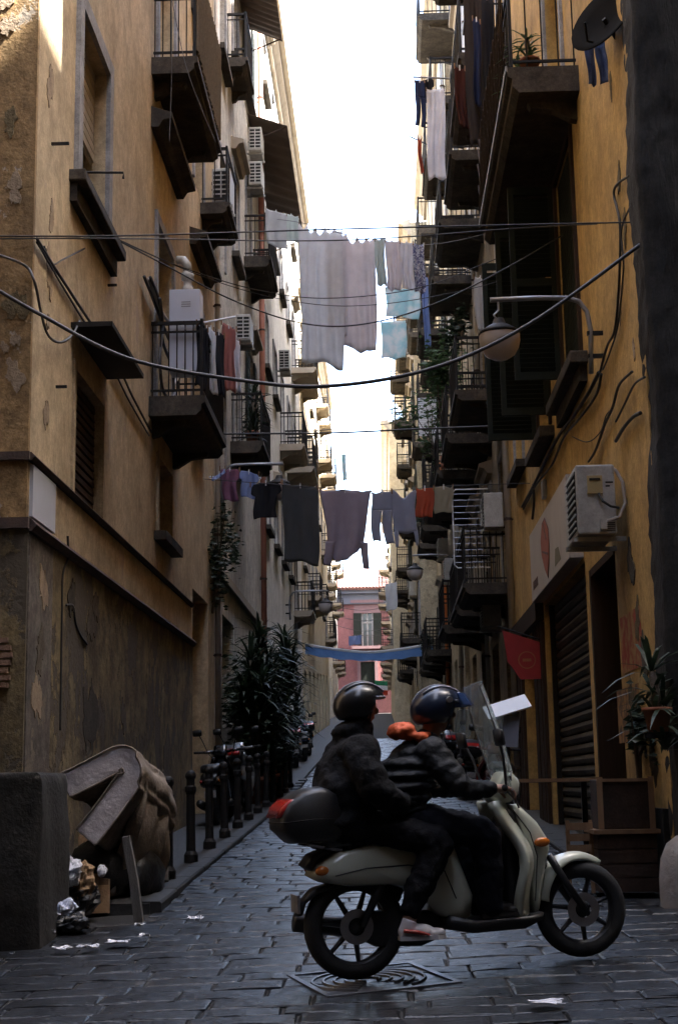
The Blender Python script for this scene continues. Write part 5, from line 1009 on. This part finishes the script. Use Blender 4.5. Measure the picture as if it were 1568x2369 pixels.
# ------------------------------------------------------------------ scooters (local frame: x forward, y left, z up, origin at the rear wheel's contact)
WBASE = 1.43
def make_scooter(label, paint, loc, yaw, pitch=0.0, roll=0.0, screen=True, case=True, group='scooters', steer=0.0, detail=True):
    t = thing('scooter', label, 'scooter', (0,0,0), group); n = 36 if detail else 20
    def wheel(cx, r, w, nm, spokes):
        wh = MB(); tw = w/2
        wh.lathe([(r-.085,-tw*.7),(r-.05,-tw),(r-.018,-tw*.8),(r,-tw*.3),(r,tw*.3),(r-.018,tw*.8),(r-.05,tw),(r-.085,tw*.7),(r-.085,-tw*.7)], (cx,0,r), n, 'y'); o = wh.build(nm, M_RUBBER, t, smooth=True)
        MB().lathe([(r-.085,-.03),(r-.075,-.034),(r-.075,.034),(r-.085,.03),(r-.1,.02),(r-.1,-.02),(r-.085,-.03)], (cx,0,r), n, 'y').lathe([(0,-.045),(.045,-.045),(.05,-.03),(.05,.03),(.045,.045),(0,.045)], (cx,0,r), 16, 'y').build('rim', M_RIM, o, smooth=True)
        for k in range(spokes):
            a = 2*math.pi*k/spokes+.3; d = Vector((math.cos(a), 0, math.sin(a))); c = Vector((cx, 0, r)); MB().tube([c+d*.04, c+d*(r-.095)], [.019, .013], 6).build('spoke', M_RIM, o)
        if detail: MB().lathe([(.05,-.062),(.1,-.062),(.1,-.058),(.05,-.058),(.05,-.062)], (cx,0,r), 24, 'y').build('brake_disc', M_STEEL, o)
        return o
    wheel(0, .298, .12, 'rear_wheel', 7); fw = wheel(WBASE, .283, .1, 'front_wheel', 7)
    # floor and lower hull
    MB().puff([(.5,.25),(.66,.215),(1.0,.215),(1.12,.26),(1.13,.3),(1.04,.285),(.68,.285),(.52,.33)], .19, k=.93).build('footboard', M_BLACKP, t, smooth=True)
    MB().puff([(-.27,.60),(-.24,.66),(-.12,.735),(.1,.77),(.45,.765),(.62,.72),(.66,.6),(.72,.42),(.70,.3),(.6,.27),(.48,.33),(.38,.46),(.22,.52),(-.05,.53),(-.2,.56)], .165, (.2,.6), .8).build('rear_body', paint, t, smooth=True)
    MB().puff([(-.3,.66),(-.25,.72),(-.1,.77),(-.1,.735),(-.22,.69),(-.26,.63)], .1, k=.9).build('grab_rail', M_BLACKP, t, smooth=True)
    MB().puff([(-.22,.75),(-.2,.84),(-.02,.87),(.2,.85),(.3,.815),(.5,.81),(.66,.78),(.68,.74),(.5,.745),(.1,.765)], .15, (.2,.8), .82).build('seat', M_BLACKP, t, smooth=True)
    # engine, swing arm, exhaust, mudguard
    MB().puff([(.0,.24),(.05,.38),(.35,.36),(.56,.34),(.56,.2),(.4,.15),(.12,.17)], .06, k=.8, y=.02).build('engine', M_RIM, t, smooth=True)
    MB().tube([(-.32,.16,.33),(.0,.165,.28),(.16,.15,.24),(.42,.1,.2)], [.055,.062,.05,.02], 12).build('silencer', M_RIM, t, smooth=True)
    MB().puff([(-.1,.56),(-.24,.53),(-.33,.45),(-.345,.38),(-.325,.38),(-.3,.45),(-.22,.5),(.0,.54)], .06, k=.9).build('mudguard', M_BLACKP, t, smooth=True)
    if not detail: MB().tube([(.42,.12,.2),(.46,.2,.03)], .014, 6).build('side_stand', M_BLACKP, t)
    # leg shield, front cover, steering column
    def shield(u, v):
        z = .24+.72*v; w = .225*(.72+.5*math.sin(min(1, v*1.1)*math.pi)*.75)*(1-.35*max(0, v-.75)*4*.5); x = 1.09 - .11*v + .10*math.exp(-((v-.55)/.28)**2) - .12*(2*u-1)**2
        return Vector((x, (2*u-1)*w, z))
    o = MB().grid(shield, 14, 16).build('leg_shield', paint, t, smooth=True); o.modifiers.new('thick', 'SOLIDIFY').thickness = .05
    MB().puff([(1.0,.93),(1.06,.93),(1.16,.83),(1.225,.72),(1.235,.66),(1.2,.58),(1.17,.45),(1.13,.28),(1.1,.26),(1.08,.5),(1.08,.7)], .1, (1.12,.65), .72).build('front_cover', paint, t, smooth=True)
    MB().puff([(.93,.3),(1.03,.3),(1.02,.9),(.93,.95)], .1, k=.75).build('inner_shield', M_BLACKP, t, smooth=True)
    MB().tube([(1.04,0,.92),(1.17,0,.62),(1.28,0,.42)], [.035,.035,.03], 10).build('steering_column', M_BLACKP, t)
    for s in (-1, 1):
        MB().tube([(1.22,s*.075,.62),(1.31,s*.075,.46),(WBASE,s*.07,.283)], [.024,.024,.02], 8).build('fork_leg', M_RIM, t, smooth=True)
        MB().ball((1.165,s*.118,.70), (.052,.02,.028), 14, 8).build('front_indicator', M_AMB, t, smooth=True)
        MB().ball((-.2,s*.135,.63), (.05,.03,.03), 14, 8).build('rear_indicator', M_AMB if s < 0 else M_REDL, t, smooth=True)
    # front mudguard: an arc that follows the tyre and runs out to a point
    fm = MB(); cz = .283; prof = []
    for k in range(17):
        a = R(165 - k*6.6); rr = .318+.03*math.sin(k/16*math.pi); w = .085*(1-(k/16)**2.4*.92)*(0.75+.25*min(1, k/4)); prof.append((Vector((WBASE+rr*math.cos(a), 0, cz+rr*math.sin(a))), w, a))
    def fend(u, v):
        i = min(15, int(v*16)); f = v*16-i; p = prof[i][0].lerp(prof[i+1][0], f); w = prof[i][1]*(1-f)+prof[i+1][1]*f; a = prof[i][2]*(1-f)+prof[i+1][2]*f
        th = (u-.5)*2.6; dn = .115*(1-math.cos(th)) * (1-.55*v); return p + Vector((-math.cos(a)*dn, math.sin(th)*w*1.05, -math.sin(a)*dn))
    o = fm.grid(fend, 10, 32).build('front_mudguard', paint, t, smooth=True); o.modifiers.new('thick', 'SOLIDIFY').thickness = .008
    for q in ([(1.0,.9),(1.1,.76),(1.135,.62),(1.1,.36)],):
        for sd_ in (-1, 1): MB().tube([(a_, sd_*.101, c_) for a_, c_ in q], .004, 5).build('panel_seam', M_BLACKP, t)
    for sd_ in (-1, 1):
        MB().tube([(-.14,sd_*.166,.6),(.05,sd_*.167,.63),(.3,sd_*.167,.63),(.52,sd_*.166,.58),(.58,sd_*.166,.42)], .004, 5).build('panel_seam', M_BLACKP, t)
        MB().tube([(.93,sd_*.19,1.02),(1.0,sd_*.16,.96),(1.06,sd_*.06,.9)], .006, 6).build('brake_cable', M_CABLE, t)
    # handlebar
    MB().puff([(.86,.98),(.9,.945),(1.0,.94),(1.06,.99),(1.07,1.06),(1.03,1.12),(.97,1.13),(.92,1.06)], .1, k=.75).build('headset', paint, t, smooth=True)
    MB().ball((1.055,0,1.05), (.035,.07,.05), 14, 8).build('headlamp', M_LENS, t, smooth=True)
    for s in (-1, 1):
        MB().tube([(.97,s*.06,1.02),(.93,s*.18,1.03),(.88,s*.3,1.035)], [.03,.022,.016], 10).build('handlebar', paint, t, smooth=True)
        MB().tube([(.9,s*.255,1.035),(.845,s*.39,1.04)], .019, 10).build('grip', M_RUBBER, t, smooth=True)
        MB().tube([(.94,s*.2,1.03),(.93,s*.27,1.02),(.9,s*.37,1.025)], .007, 6).build('brake_lever', M_STEEL, t)
        MB().tube([(.93,s*.2,1.05),(.9,s*.26,1.22),(.87,s*.3,1.3)], .008, 6).build('mirror_stem', M_BLACKP, t)
        MB().puff([(.855,1.28),(.875,1.28),(.865,1.38),(.845,1.38)], .07, k=.7, y=s*.32).build('mirror', M_BLACKP, t, smooth=True)
    if screen:
        def ws(u, v):
            w = (.12+.05*math.sin(v*2.2))*(1-.3*max(0, v-.6)); th = (u-.5)*2; return Vector((1.07-.15*v-.03*v*v-.09*th*th*(1-.3*v), th*w, 1.06+.62*v-.03*th*th))
        sc = MB().grid(ws, 14, 16).build('windscreen', M_CLEAR, t, smooth=True); sc.modifiers.new('thick', 'SOLIDIFY').thickness = .004
        edge = [ws(0, k/12) for k in range(13)] + [ws(k/10, 1) for k in range(11)] + [ws(1, 1-k/12) for k in range(13)]
        MB().tube(edge, .0045, 5).build('screen_trim', M_STEEL, sc)
        for s in (-1, 1): MB().tube([(1.02,s*.08,1.02),(1.0,s*.1,1.1),ws(.5+s*.3,.12)], .008, 6).build('screen_bracket', M_BLACKP, t)
    if case:
        tc = MB().puff([(-.45,.87),(-.45,.95),(-.41,1.02),(-.31,1.09),(-.19,1.11),(-.09,1.08),(-.06,.95),(-.06,.82),(-.12,.785),(-.37,.79)], .2, (-.25,.94), .8).build('top_case', M_BLACKP, t, smooth=True)
        MB().puff([(-.463,.94),(-.435,1.0),(-.38,1.045),(-.29,1.05),(-.31,.96)], .17, k=.9).build('tail_reflector', M_REDL, tc, smooth=True)
        MB().puff([(-.455,.91),(-.25,.922),(-.055,.91),(-.055,.918),(-.25,.93),(-.455,.918)], .201, (-.25,.925), .83).build('case_seam', M_RUBBER, tc, smooth=True)
        MB().tube([(-.28,.12,.785),(-.08,.12,.74)], .014, 6).build('case_carrier', M_STEEL, t); MB().tube([(-.28,-.12,.785),(-.08,-.12,.74)], .014, 6).build('case_carrier', M_STEEL, t)
    MB().box(-.35, -.335, -.085, .085, .4, .5).build('number_plate', M_TRIM, t); MB().tube([(.02,-.1,.3),(.1,-.115,.45),(.17,-.12,.58)], [.02,.026,.02], 10).build('shock_absorber', M_RIM, t, smooth=True)
    place(t, loc, yaw, pitch, roll)
    if steer:
        piv = Vector((WBASE, 0, .283)); M = Matrix.Translation(piv) @ Matrix.Rotation(steer, 4, 'Z') @ Matrix.Translation(-piv); fw.matrix_local = M
    return t
def place(t, loc, yaw, pitch, roll=0):
    t.location = loc; t.rotation_euler = (Matrix.Rotation(yaw, 3, 'Z') @ Matrix.Rotation(-pitch, 3, 'Y') @ Matrix.Rotation(roll, 3, 'X')).to_euler()
M_AMB = mk('amber_lens', (.55,.16,.02), (.45,.1,.01), .2, bump=0, coat=.5); M_REDL = mk('red_lens', (.4,.02,.015), (.3,.012,.01), .2, bump=0, coat=.5); M_LENS = mk('lamp_lens', (.5,.52,.52), (.4,.42,.42), .12, bump=0, coat=.4)
RW = onG(826, 2278); RW = Vector((RW.x, RW.y, g(RW.x, RW.y)+.03)); YAWS = R(17); PT = math.atan2(g(RW.x+1.367, RW.y+.418)-g(RW.x, RW.y), 1.43)
make_scooter('cream scooter with top case ridden by two people across the crossing', M_CREAM, RW, YAWS, PT, 0, steer=R(-6))
paints = [mk('black_scooter_paint', (.012,.012,.014), None, .25, bump=0, coat=.6), mk('dark_blue_scooter_paint', (.015,.025,.07), None, .25, bump=0, coat=.6), mk('silver_scooter_paint', (.35,.36,.37), None, .3, .5, bump=0, coat=.4), mk('maroon_scooter_paint', (.08,.012,.012), None, .25, bump=0, coat=.6)]
pk = [('black', 0, -2.45, 21.0), ('silver grey', 2, -2.4, 23.4), ('dark blue', 1, -2.45, 30.3), ('maroon', 3, -2.4, 33.0), ('second black', 0, -2.4, 35.6), ('second silver', 2, -2.4, 39.5), ('farthest dark blue', 1, -2.35, 43.0), ('far black, before the banner,', 0, -2.4, 46.5)]
for k, (cn, pi, x, y) in enumerate(pk): make_scooter('%s parked scooter on the left pavement behind the bollards' % cn, paints[pi], (x, y, base_g(y)+.06), R(88+k*1.5), .042, R(-4), screen=k in (3, 6), case=k % 2 == 1, group='scooters parked on the left', steer=R(18), detail=False)
make_scooter('dark scooter parked by the right wall under the far balconies', paints[0], (1.55, 27.5, base_g(27.5)+.02), R(95), .042, R(4), screen=True, case=True, group='scooters parked on the right', steer=R(-15), detail=False)

make_scooter('maroon scooter parked on the right by the hanging red sign', paints[3], (1.6, 20.6, base_g(20.6)+.03), R(93), .042, R(4), screen=True, case=False, group='scooters parked on the right', steer=R(-15), detail=False)
make_scooter('silver scooter parked far on the right', paints[2], (1.5, 33.5, base_g(33.5)+.03), R(92), .06, R(4), screen=False, case=True, group='scooters parked on the right', steer=R(-15), detail=False)
# ------------------------------------------------------------------ the two riders (same local frame as the scooter)
SKIN = mk('skin', (.34,.19,.13), (.28,.15,.10), .55, scale=6, bump=.05, spec=.35); JK1 = mk('black_jacket', (.010,.010,.011), (.016,.016,.017), .85, spec=.12, scale=9, bump=.4, bscale=60); JK2 = mk('dark_puffer_nylon', (.014,.015,.016), (.022,.023,.025), .6, spec=.2, scale=5, bump=.35, bscale=35)
TR1 = mk('black_trousers', (.009,.009,.010), (.014,.014,.016), .9, spec=.1, scale=9, bump=.3, bscale=70); TR2 = mk('dark_jeans', (.013,.014,.02), (.008,.009,.012), .9, spec=.1, scale=12, bump=.3, bscale=90); ORG_ = mk('orange_hood_lining', (.62,.11,.03), (.5,.08,.02), .7, scale=6, bump=.3, bscale=30)
HEL = mk('black_helmet_gloss', (.008,.008,.009), (.010,.010,.012), .3, bump=0, coat=.25, spec=.35); HELB = mk('blue_black_helmet_gloss', (.008,.012,.025), (.010,.018,.04), .3, bump=0, coat=.25, spec=.35); HIGHLIGHT = mk('helmet_highlight', (.3,.3,.32), (.22,.22,.25), .25, bump=0)
WSHOE = mk('white_leather', (.62,.6,.62), (.52,.5,.51), .5, scale=9, bump=.1); RSTR = mk('red_leather', (.4,.03,.02), (.32,.025,.02), .5, bump=0); DSHOE = mk('dark_shoe_leather', (.03,.025,.022), (.02,.018,.016), .5, bump=.1); HAIR = mk('dark_hair', (.012,.009,.007), (.02,.014,.01), .6, scale=40, stretch=(1,1,.2), bump=.5)
def vox(m, name, mat, parent, v=.012, it=5, label=None):
    o = m.build(name, mat, parent, smooth=True); remesh(o, v, it)
    if label: o['label'] = label
    return o
def head(m, c, fwd=0):
    """skull, jaw, nose, brow, lips, ears; looks along +x"""
    x, y, z = c
    m.ball((x,y,z+.03), (.095,.076,.105), 18, 14).ball((x+.025,y,z-.045), (.07,.058,.075), 16, 12).ball((x+.045,y,z-.095), (.035,.034,.03), 12, 8)
    m.tube([(x+.085,y,z+.025),(x+.112,y,z-.018)], [.012,.019], 10).ball((x+.11,y,z-.022), (.018,.02,.014), 10, 8)
    m.tube([(x+.08,y-.05,z+.03),(x+.096,y,z+.036),(x+.08,y+.05,z+.03)], .012, 8).tube([(x+.085,y-.025,z-.058),(x+.095,y,z-.056),(x+.085,y+.025,z-.058)], .0105, 8)
    for s in (-1, 1): m.ball((x-.01,y+s*.077,z-.005), (.024,.012,.034), 10, 8).ball((x+.06,y+s*.04,z-.03), (.03,.025,.028), 10, 8)
    return m
def hand(m, wrist, d, up, side, curl=1.0, s=1.0):
    """palm, four bent fingers of unequal length and a thumb; d = pointing direction, up = back of the hand"""
    w = Vector(wrist); d = Vector(d).normalized(); up = Vector(up); up = (up - d*up.dot(d)).normalized(); sd = d.cross(up)*side; pc = w + d*.05*s
    m.chain([(*w, .027*s), (*pc, .03*s)]); m.chain([(*(pc+sd*.022*s), .021*s), (*(w+d*.085*s+sd*.03*s), .017*s)]); m.chain([(*(pc-sd*.022*s), .021*s), (*(w+d*.08*s-sd*.03*s), .016*s)])
    for k, ln in enumerate((.068, .078, .072, .056)):
        b = w + d*.088*s + sd*(.033-.022*k)*s; p = b; dd = d.copy(); r = .0098*s; pts = [(*p, r)]
        for j, f in enumerate((.45, .32, .23)):
            a = curl*(.55, .95, .7)[j]; dd = (dd*math.cos(a) - up*math.sin(a)).normalized(); upj = up
            p = p + dd*ln*f*s*1.25; pts.append((*p, r*(1-.08*(j+1))))
        m.chain(pts)
    b = w + d*.03*s + sd*.03*s; t1 = b + (d*.5+sd*.7-up*.5).normalized()*.04*s; t2 = t1 + (d*.75-up*.6).normalized()*.034*s; t3 = t2 + (d*.55-up*.8-sd*.2).normalized()*.024*s
    m.chain([(*b, .014*s), (*t1, .0125*s), (*t2, .0108*s), (*t3, .009*s)]); return m
def helmet(parent, c, mat, r=.142, visor=False, tilt=0):
    c = Vector(c); m = MB(); nu, nv = 40, 24; keep = {}
    def dirv(i, j): a = 2*math.pi*i/nu; e = -math.pi/2+math.pi*j/nv; return Vector((math.cos(e)*math.cos(a), math.cos(e)*math.sin(a), math.sin(e)))
    vs = []; idx = {}
    def P(i, j):
        i %= nu
        if (i, j) not in idx: d = dirv(i, j); idx[(i, j)] = len(vs); vs.append(c + Vector((d.x*r*1.1, d.y*r*.97, d.z*r*1.04)) if True else d)
        return idx[(i, j)]
    fs = []
    for i in range(nu):
        for j in range(nv):
            d = (dirv(i, j)+dirv(i+1, j+1)).normalized()
            if d.z < -.72: continue
            if d.x > .45 and d.z < .22: continue           # the face opening
            if d.x > .2 and d.z < -.45: continue
            fs.append((P(i,j), P(i+1,j), P(i+1,j+1), P(i,j+1)))
    m.add(vs, fs); o = m.build('helmet', mat, parent, smooth=True); md = o.modifiers.new('thick', 'SOLIDIFY'); md.thickness = .022; md.offset = -1
    MB().tube([c + Vector((math.cos(a)*r*1.1, 0, math.sin(a)*r*1.06)) for a in [R(18+k*9) for k in range(18)]], .006, 6).build('centre_highlight', HIGHLIGHT, o, smooth=True)  # pale tubes here and on the sides are modelled highlights of the gloss shell
    for s in (-1, 1): MB().tube([c + Vector((math.cos(a)*r*1.06, s*r*.45, math.sin(a)*r*.92+.004)) for a in [R(30+k*9) for k in range(13)]], .007, 6).build('side_highlight', HIGHLIGHT, o, smooth=True)
    e = []
    for k in range(25): a = R(-62+k*124/24); e.append(c + Vector((math.cos(a)*r*1.08, math.sin(a)*r*.96, r*.24)))
    MB().tube(e, .009, 6).build('rim_trim', M_GREYM, o, smooth=True)
    MB().tube([c+Vector((.05,-r*.86,-r*.4)), c+Vector((.06,-.05,-r*1.0)), c+Vector((.06,.05,-r*1.0)), c+Vector((.05,r*.86,-r*.4))], .007, 6).build('chin_strap', M_BLACKP, o)
    if visor:
        v = MB().grid(lambda u, w: c + Vector((math.cos((u-.5)*2.2)*(r*1.16+.07*w), math.sin((u-.5)*2.2)*r*1.06, r*(.62-.62*w))), 18, 8).build('visor', mk('blue_tinted_visor', (.02,.05,.13), (.03,.07,.2), .1, bump=0, coat=.6, spec=.7), o, smooth=True); v.modifiers.new('thick', 'SOLIDIFY').thickness = .004
        for s in (-1, 1): MB().lathe([(0,-.012),(.02,-.012),(.022,0),(.02,.012),(0,.012)], c+Vector((.03, s*r*1.0, r*.3)), 14, 'y').build('visor_pivot', M_STEEL, o)
    return o
def shoe(parent, heel, toe, mat, stripe=None, name='shoe'):
    h, t = Vector(heel), Vector(toe); d = (t-h).normalized(); m = MB(); L = (t-h).length
    m.ball(h+d*.045+Vector((0,0,.035)), (.05,.04,.045), 14, 10).ball(h+d*L*.45+Vector((0,0,.035)), (.09,.043,.042), 14, 10).ball(h+d*(L-.06)+Vector((0,0,.022)), (.065,.044,.03), 14, 10).tube([h+d*.05+Vector((0,0,.05)), h+d*.07+Vector((0,0,.1))], [.045,.042], 12)
    o = vox(m, name, mat, parent, .007, 4)
    n = Vector((-d.y, d.x, 0)).normalized(); so = MB(); pts = [(0,.03),(.06,.042),(L*.5,.036),(L*.8,.046),(L,.02),(L,-.02),(L*.8,-.046),(L*.5,-.036),(.06,-.042),(0,-.03)]
    so.add([h+d*a+n*b+Vector((0,0,z)) for z in (-.012,.012) for a, b in pts], [tuple(range(10)), tuple(range(10,20))] + [(k, (k+1) % 10, 10+(k+1) % 10, 10+k) for k in range(10)]); so.build('sole', mat if not stripe else WSHOE, o)
    if stripe:
        for s in (-1, 1): MB().tube([h+d*.02+n*s*.043+Vector((0,0,.045)), h+d*.1+n*s*.046+Vector((0,0,.035)), h+d*L*.62+n*s*.047+Vector((0,0,.018))], [.011,.012,.006], 6).build('red_flash', stripe, o)
    return o
# passenger
def _w(v):
    t = max(0, v.z-.86); return Vector((v.x+.13*t, v.y, v.z-.09*t/.75))
WARP[0] = _w
p = thing('person', 'passenger in black jacket and glossy black helmet sitting behind the rider', 'person', (0,0,0))
m = MB(); head(m, (.005,0,1.635)); m.chain([(0,0,1.56,.058),(-.01,0,1.46,.062),(-.03,0,1.3,.12),(-.04,0,1.05,.12),(-.03,0,.92,.13)])
for s in (-1, 1):
    m.chain([(-.03,s*.13,1.4,.055),(.03,s*.24,1.14,.045),(.2,s*.235,1.02,.035),(.235,s*.225,1.02,.03)]); hand(m, (.235,s*.225,1.02), (1,-s*.25,.05), (0,s,.35), 1 if s < 0 else -1, .6)
    m.chain([(-.02,s*.1,.9,.1),(.44,s*.22,.75,.065),(.29,s*.235,.4,.045),(.25,s*.24,.3,.04)])
vox(m, 'body', SKIN, p, .008, 3)
m = MB().chain([(-.02,0,.88,.19),(-.035,0,1.05,.2),(-.035,0,1.22,.2),(-.02,0,1.34,.165),(.0,0,1.46,.1),(.01,0,1.52,.092)])
m.ball((-.02,0,1.12), (.215,.25,.27), 16, 12).ball((-.02,0,1.36), (.155,.235,.11), 16, 12).ball((-.05,0,.92), (.2,.23,.12), 16, 12).ball((-.06,0,1.49), (.1,.12,.07), 14, 10)
for s in (-1, 1): m.chain([(-.02,s*.19,1.37,.105),(.0,s*.25,1.26,.1),(.05,s*.29,1.12,.09),(.13,s*.275,1.05,.082),(.24,s*.24,1.01,.062)])
crumple(vox(m, 'jacket', JK1, p, .011, 4), .09, .045)
for s in (-1, 1): vox(hand(MB(), (.215,s*.23,1.02), (1,-s*.25,.05), (0,s,.35), 1 if s < 0 else -1, .6, 1.22), 'dark_hand_cover', JK1, p, .007, 2)  # dark covers added so the passenger's hands stay lost in shade
MB(); MB().lathe([(.082,0),(.09,.03),(.085,.06),(.075,.05)], (.0,0,1.5), 18).build('collar', JK1, p, smooth=True)
m = MB()
for s in (-1, 1): m.chain([(-.05,s*.09,.885,.125),(.12,s*.13,.87,.11),(.44,s*.225,.765,.095),(.47,s*.23,.73,.092),(.345,s*.235,.52,.084),(.275,s*.24,.39,.062)])
m.chain([(-.06,-.06,.89,.12),(-.06,.06,.89,.12)]); crumple(vox(m, 'trousers', TR1, p, .011, 4), .06, .03)
for s in (-1, 1): shoe(p, (.19,s*.25,.235), (.465,s*.265,.225), WSHOE, RSTR)
helmet(p, (.0,0,1.675), HEL); place(p, RW, YAWS, PT)
# rider
p = thing('person', 'rider in dark quilted jacket with orange hood lining steering the scooter', 'person', (0,0,0))
m = MB(); head(m, (.5,0,1.585)); m.chain([(.485,0,1.51,.06),(.46,0,1.42,.064),(.4,0,1.28,.12),(.33,0,1.05,.12),(.3,0,.92,.13)])
for s in (-1, 1):
    m.chain([(.42,s*.14,1.34,.055),(.6,s*.31,1.1,.045),(.76,s*.3,1.055,.034),(.79,s*.305,1.055,.03)]); hand(m, (.79,s*.3,1.062), (1,s*.12,-.1), (0,0,1), 1 if s > 0 else -1, 1.05)
    m.chain([(.3,s*.1,.9,.1),(.76,s*.16,.78,.065),(.8,s*.13,.4,.045),(.8,s*.13,.36,.04)])
vox(m, 'body', SKIN, p, .008, 3)
m = MB()
tor = [(.285,.88,.172),(.285,.955,.182),(.295,1.03,.186),(.31,1.105,.188),(.335,1.18,.188),(.365,1.255,.178),(.395,1.325,.15)]
for x, z, r in tor: m.ball((x,0,z), (r*1.1, r*1.32, .058), 22, 10)                       # quilted rings
m.chain([(.29,0,.9,.165),(.315,0,1.1,.176),(.37,0,1.27,.155),(.44,0,1.4,.09)]).ball((.31,0,1.08), (.172,.205,.24), 16, 12)
for s in (-1, 1):
    arm = [(.42,s*.19,1.33),(.455,s*.22,1.27),(.49,s*.25,1.21),(.525,s*.275,1.155),(.57,s*.295,1.1),(.63,s*.3,1.075),(.69,s*.3,1.065),(.75,s*.3,1.06)]
    for k, q in enumerate(arm): m.ball(q, .097-.0055*k, 14, 10)
    m.chain([(*q, .089-.006*k) for k, q in enumerate(arm)])
crumple(vox(m, 'quilted_jacket', JK2, p, .0095, 3), .07, .03)
hd = MB().ball((.285,0,1.475), (.085,.12,.06), 16, 10).ball((.38,0,1.435), (.09,.13,.03), 16, 10).chain([(.3,-.08,1.455,.03),(.38,-.12,1.42,.022),(.46,-.13,1.39,.014)]).chain([(.3,.08,1.455,.03),(.38,.12,1.42,.022),(.46,.13,1.39,.014)]); hdo = vox(hd, 'orange_hood', ORG_, p, .009, 3, 'bright orange hood lining folded behind the neck'); crumple(hdo, .06, .035)
m = MB()
for s in (-1, 1): m.chain([(.26,s*.09,.87,.13),(.45,s*.12,.865,.115),(.75,s*.165,.79,.1),(.785,s*.165,.75,.098),(.8,s*.145,.55,.088),(.8,s*.13,.36,.078)])
m.chain([(.25,-.06,.88,.12),(.25,.06,.88,.12)]); crumple(vox(m, 'trousers', TR2, p, .011, 4), .06, .03)
for s in (-1, 1): shoe(p, (.74,s*.13,.305), (1.0,s*.14,.305), DSHOE)
helmet(p, (.495,0,1.625), HELB, .148, visor=True); place(p, RW, YAWS, PT)

WARP[0] = None
# ------------------------------------------------------------------ iron drain cover in the paving under the scooter
c = onG(860, 2272); z = g(c.x, c.y)+.012; t = thing('drain_cover', 'square iron drain cover with curved ribs under the scooter', 'drain cover', (c.x, c.y, z-.05))
tilt = Matrix.Translation((c.x, c.y, z)) @ Matrix.Rotation(math.atan(.042), 4, 'X') @ Matrix.Rotation(-math.atan(.03), 4, 'Y') @ Matrix.Rotation(R(20), 4, 'Z')
M_COVER = mk('worn_cast_iron', (.16,.16,.17), (.09,.09,.095), .38, .6, scale=9, bump=.2)
def tb(m, nm): 
    m.v = [tilt @ v for v in m.v]; m.build(nm, M_COVER, t)
tb(MB().box(-.36,.36,-.36,.36,-.04,0), 'plate')
for q in ((-.4,.4,-.4,-.365),(-.4,.4,.365,.4),(-.4,-.365,-.364,.364),(.365,.4,-.364,.364)): tb(MB().box(q[0],q[1],q[2],q[3],-.04,.012), 'frame_bar')
for k in range(5):
    r = .07+k*.065; tb(MB().tube([(r*math.cos(a)-.02, r*math.sin(a), .004) for a in [R(-60+j*12) for j in range(26)]], .011, 5), 'curved_rib')
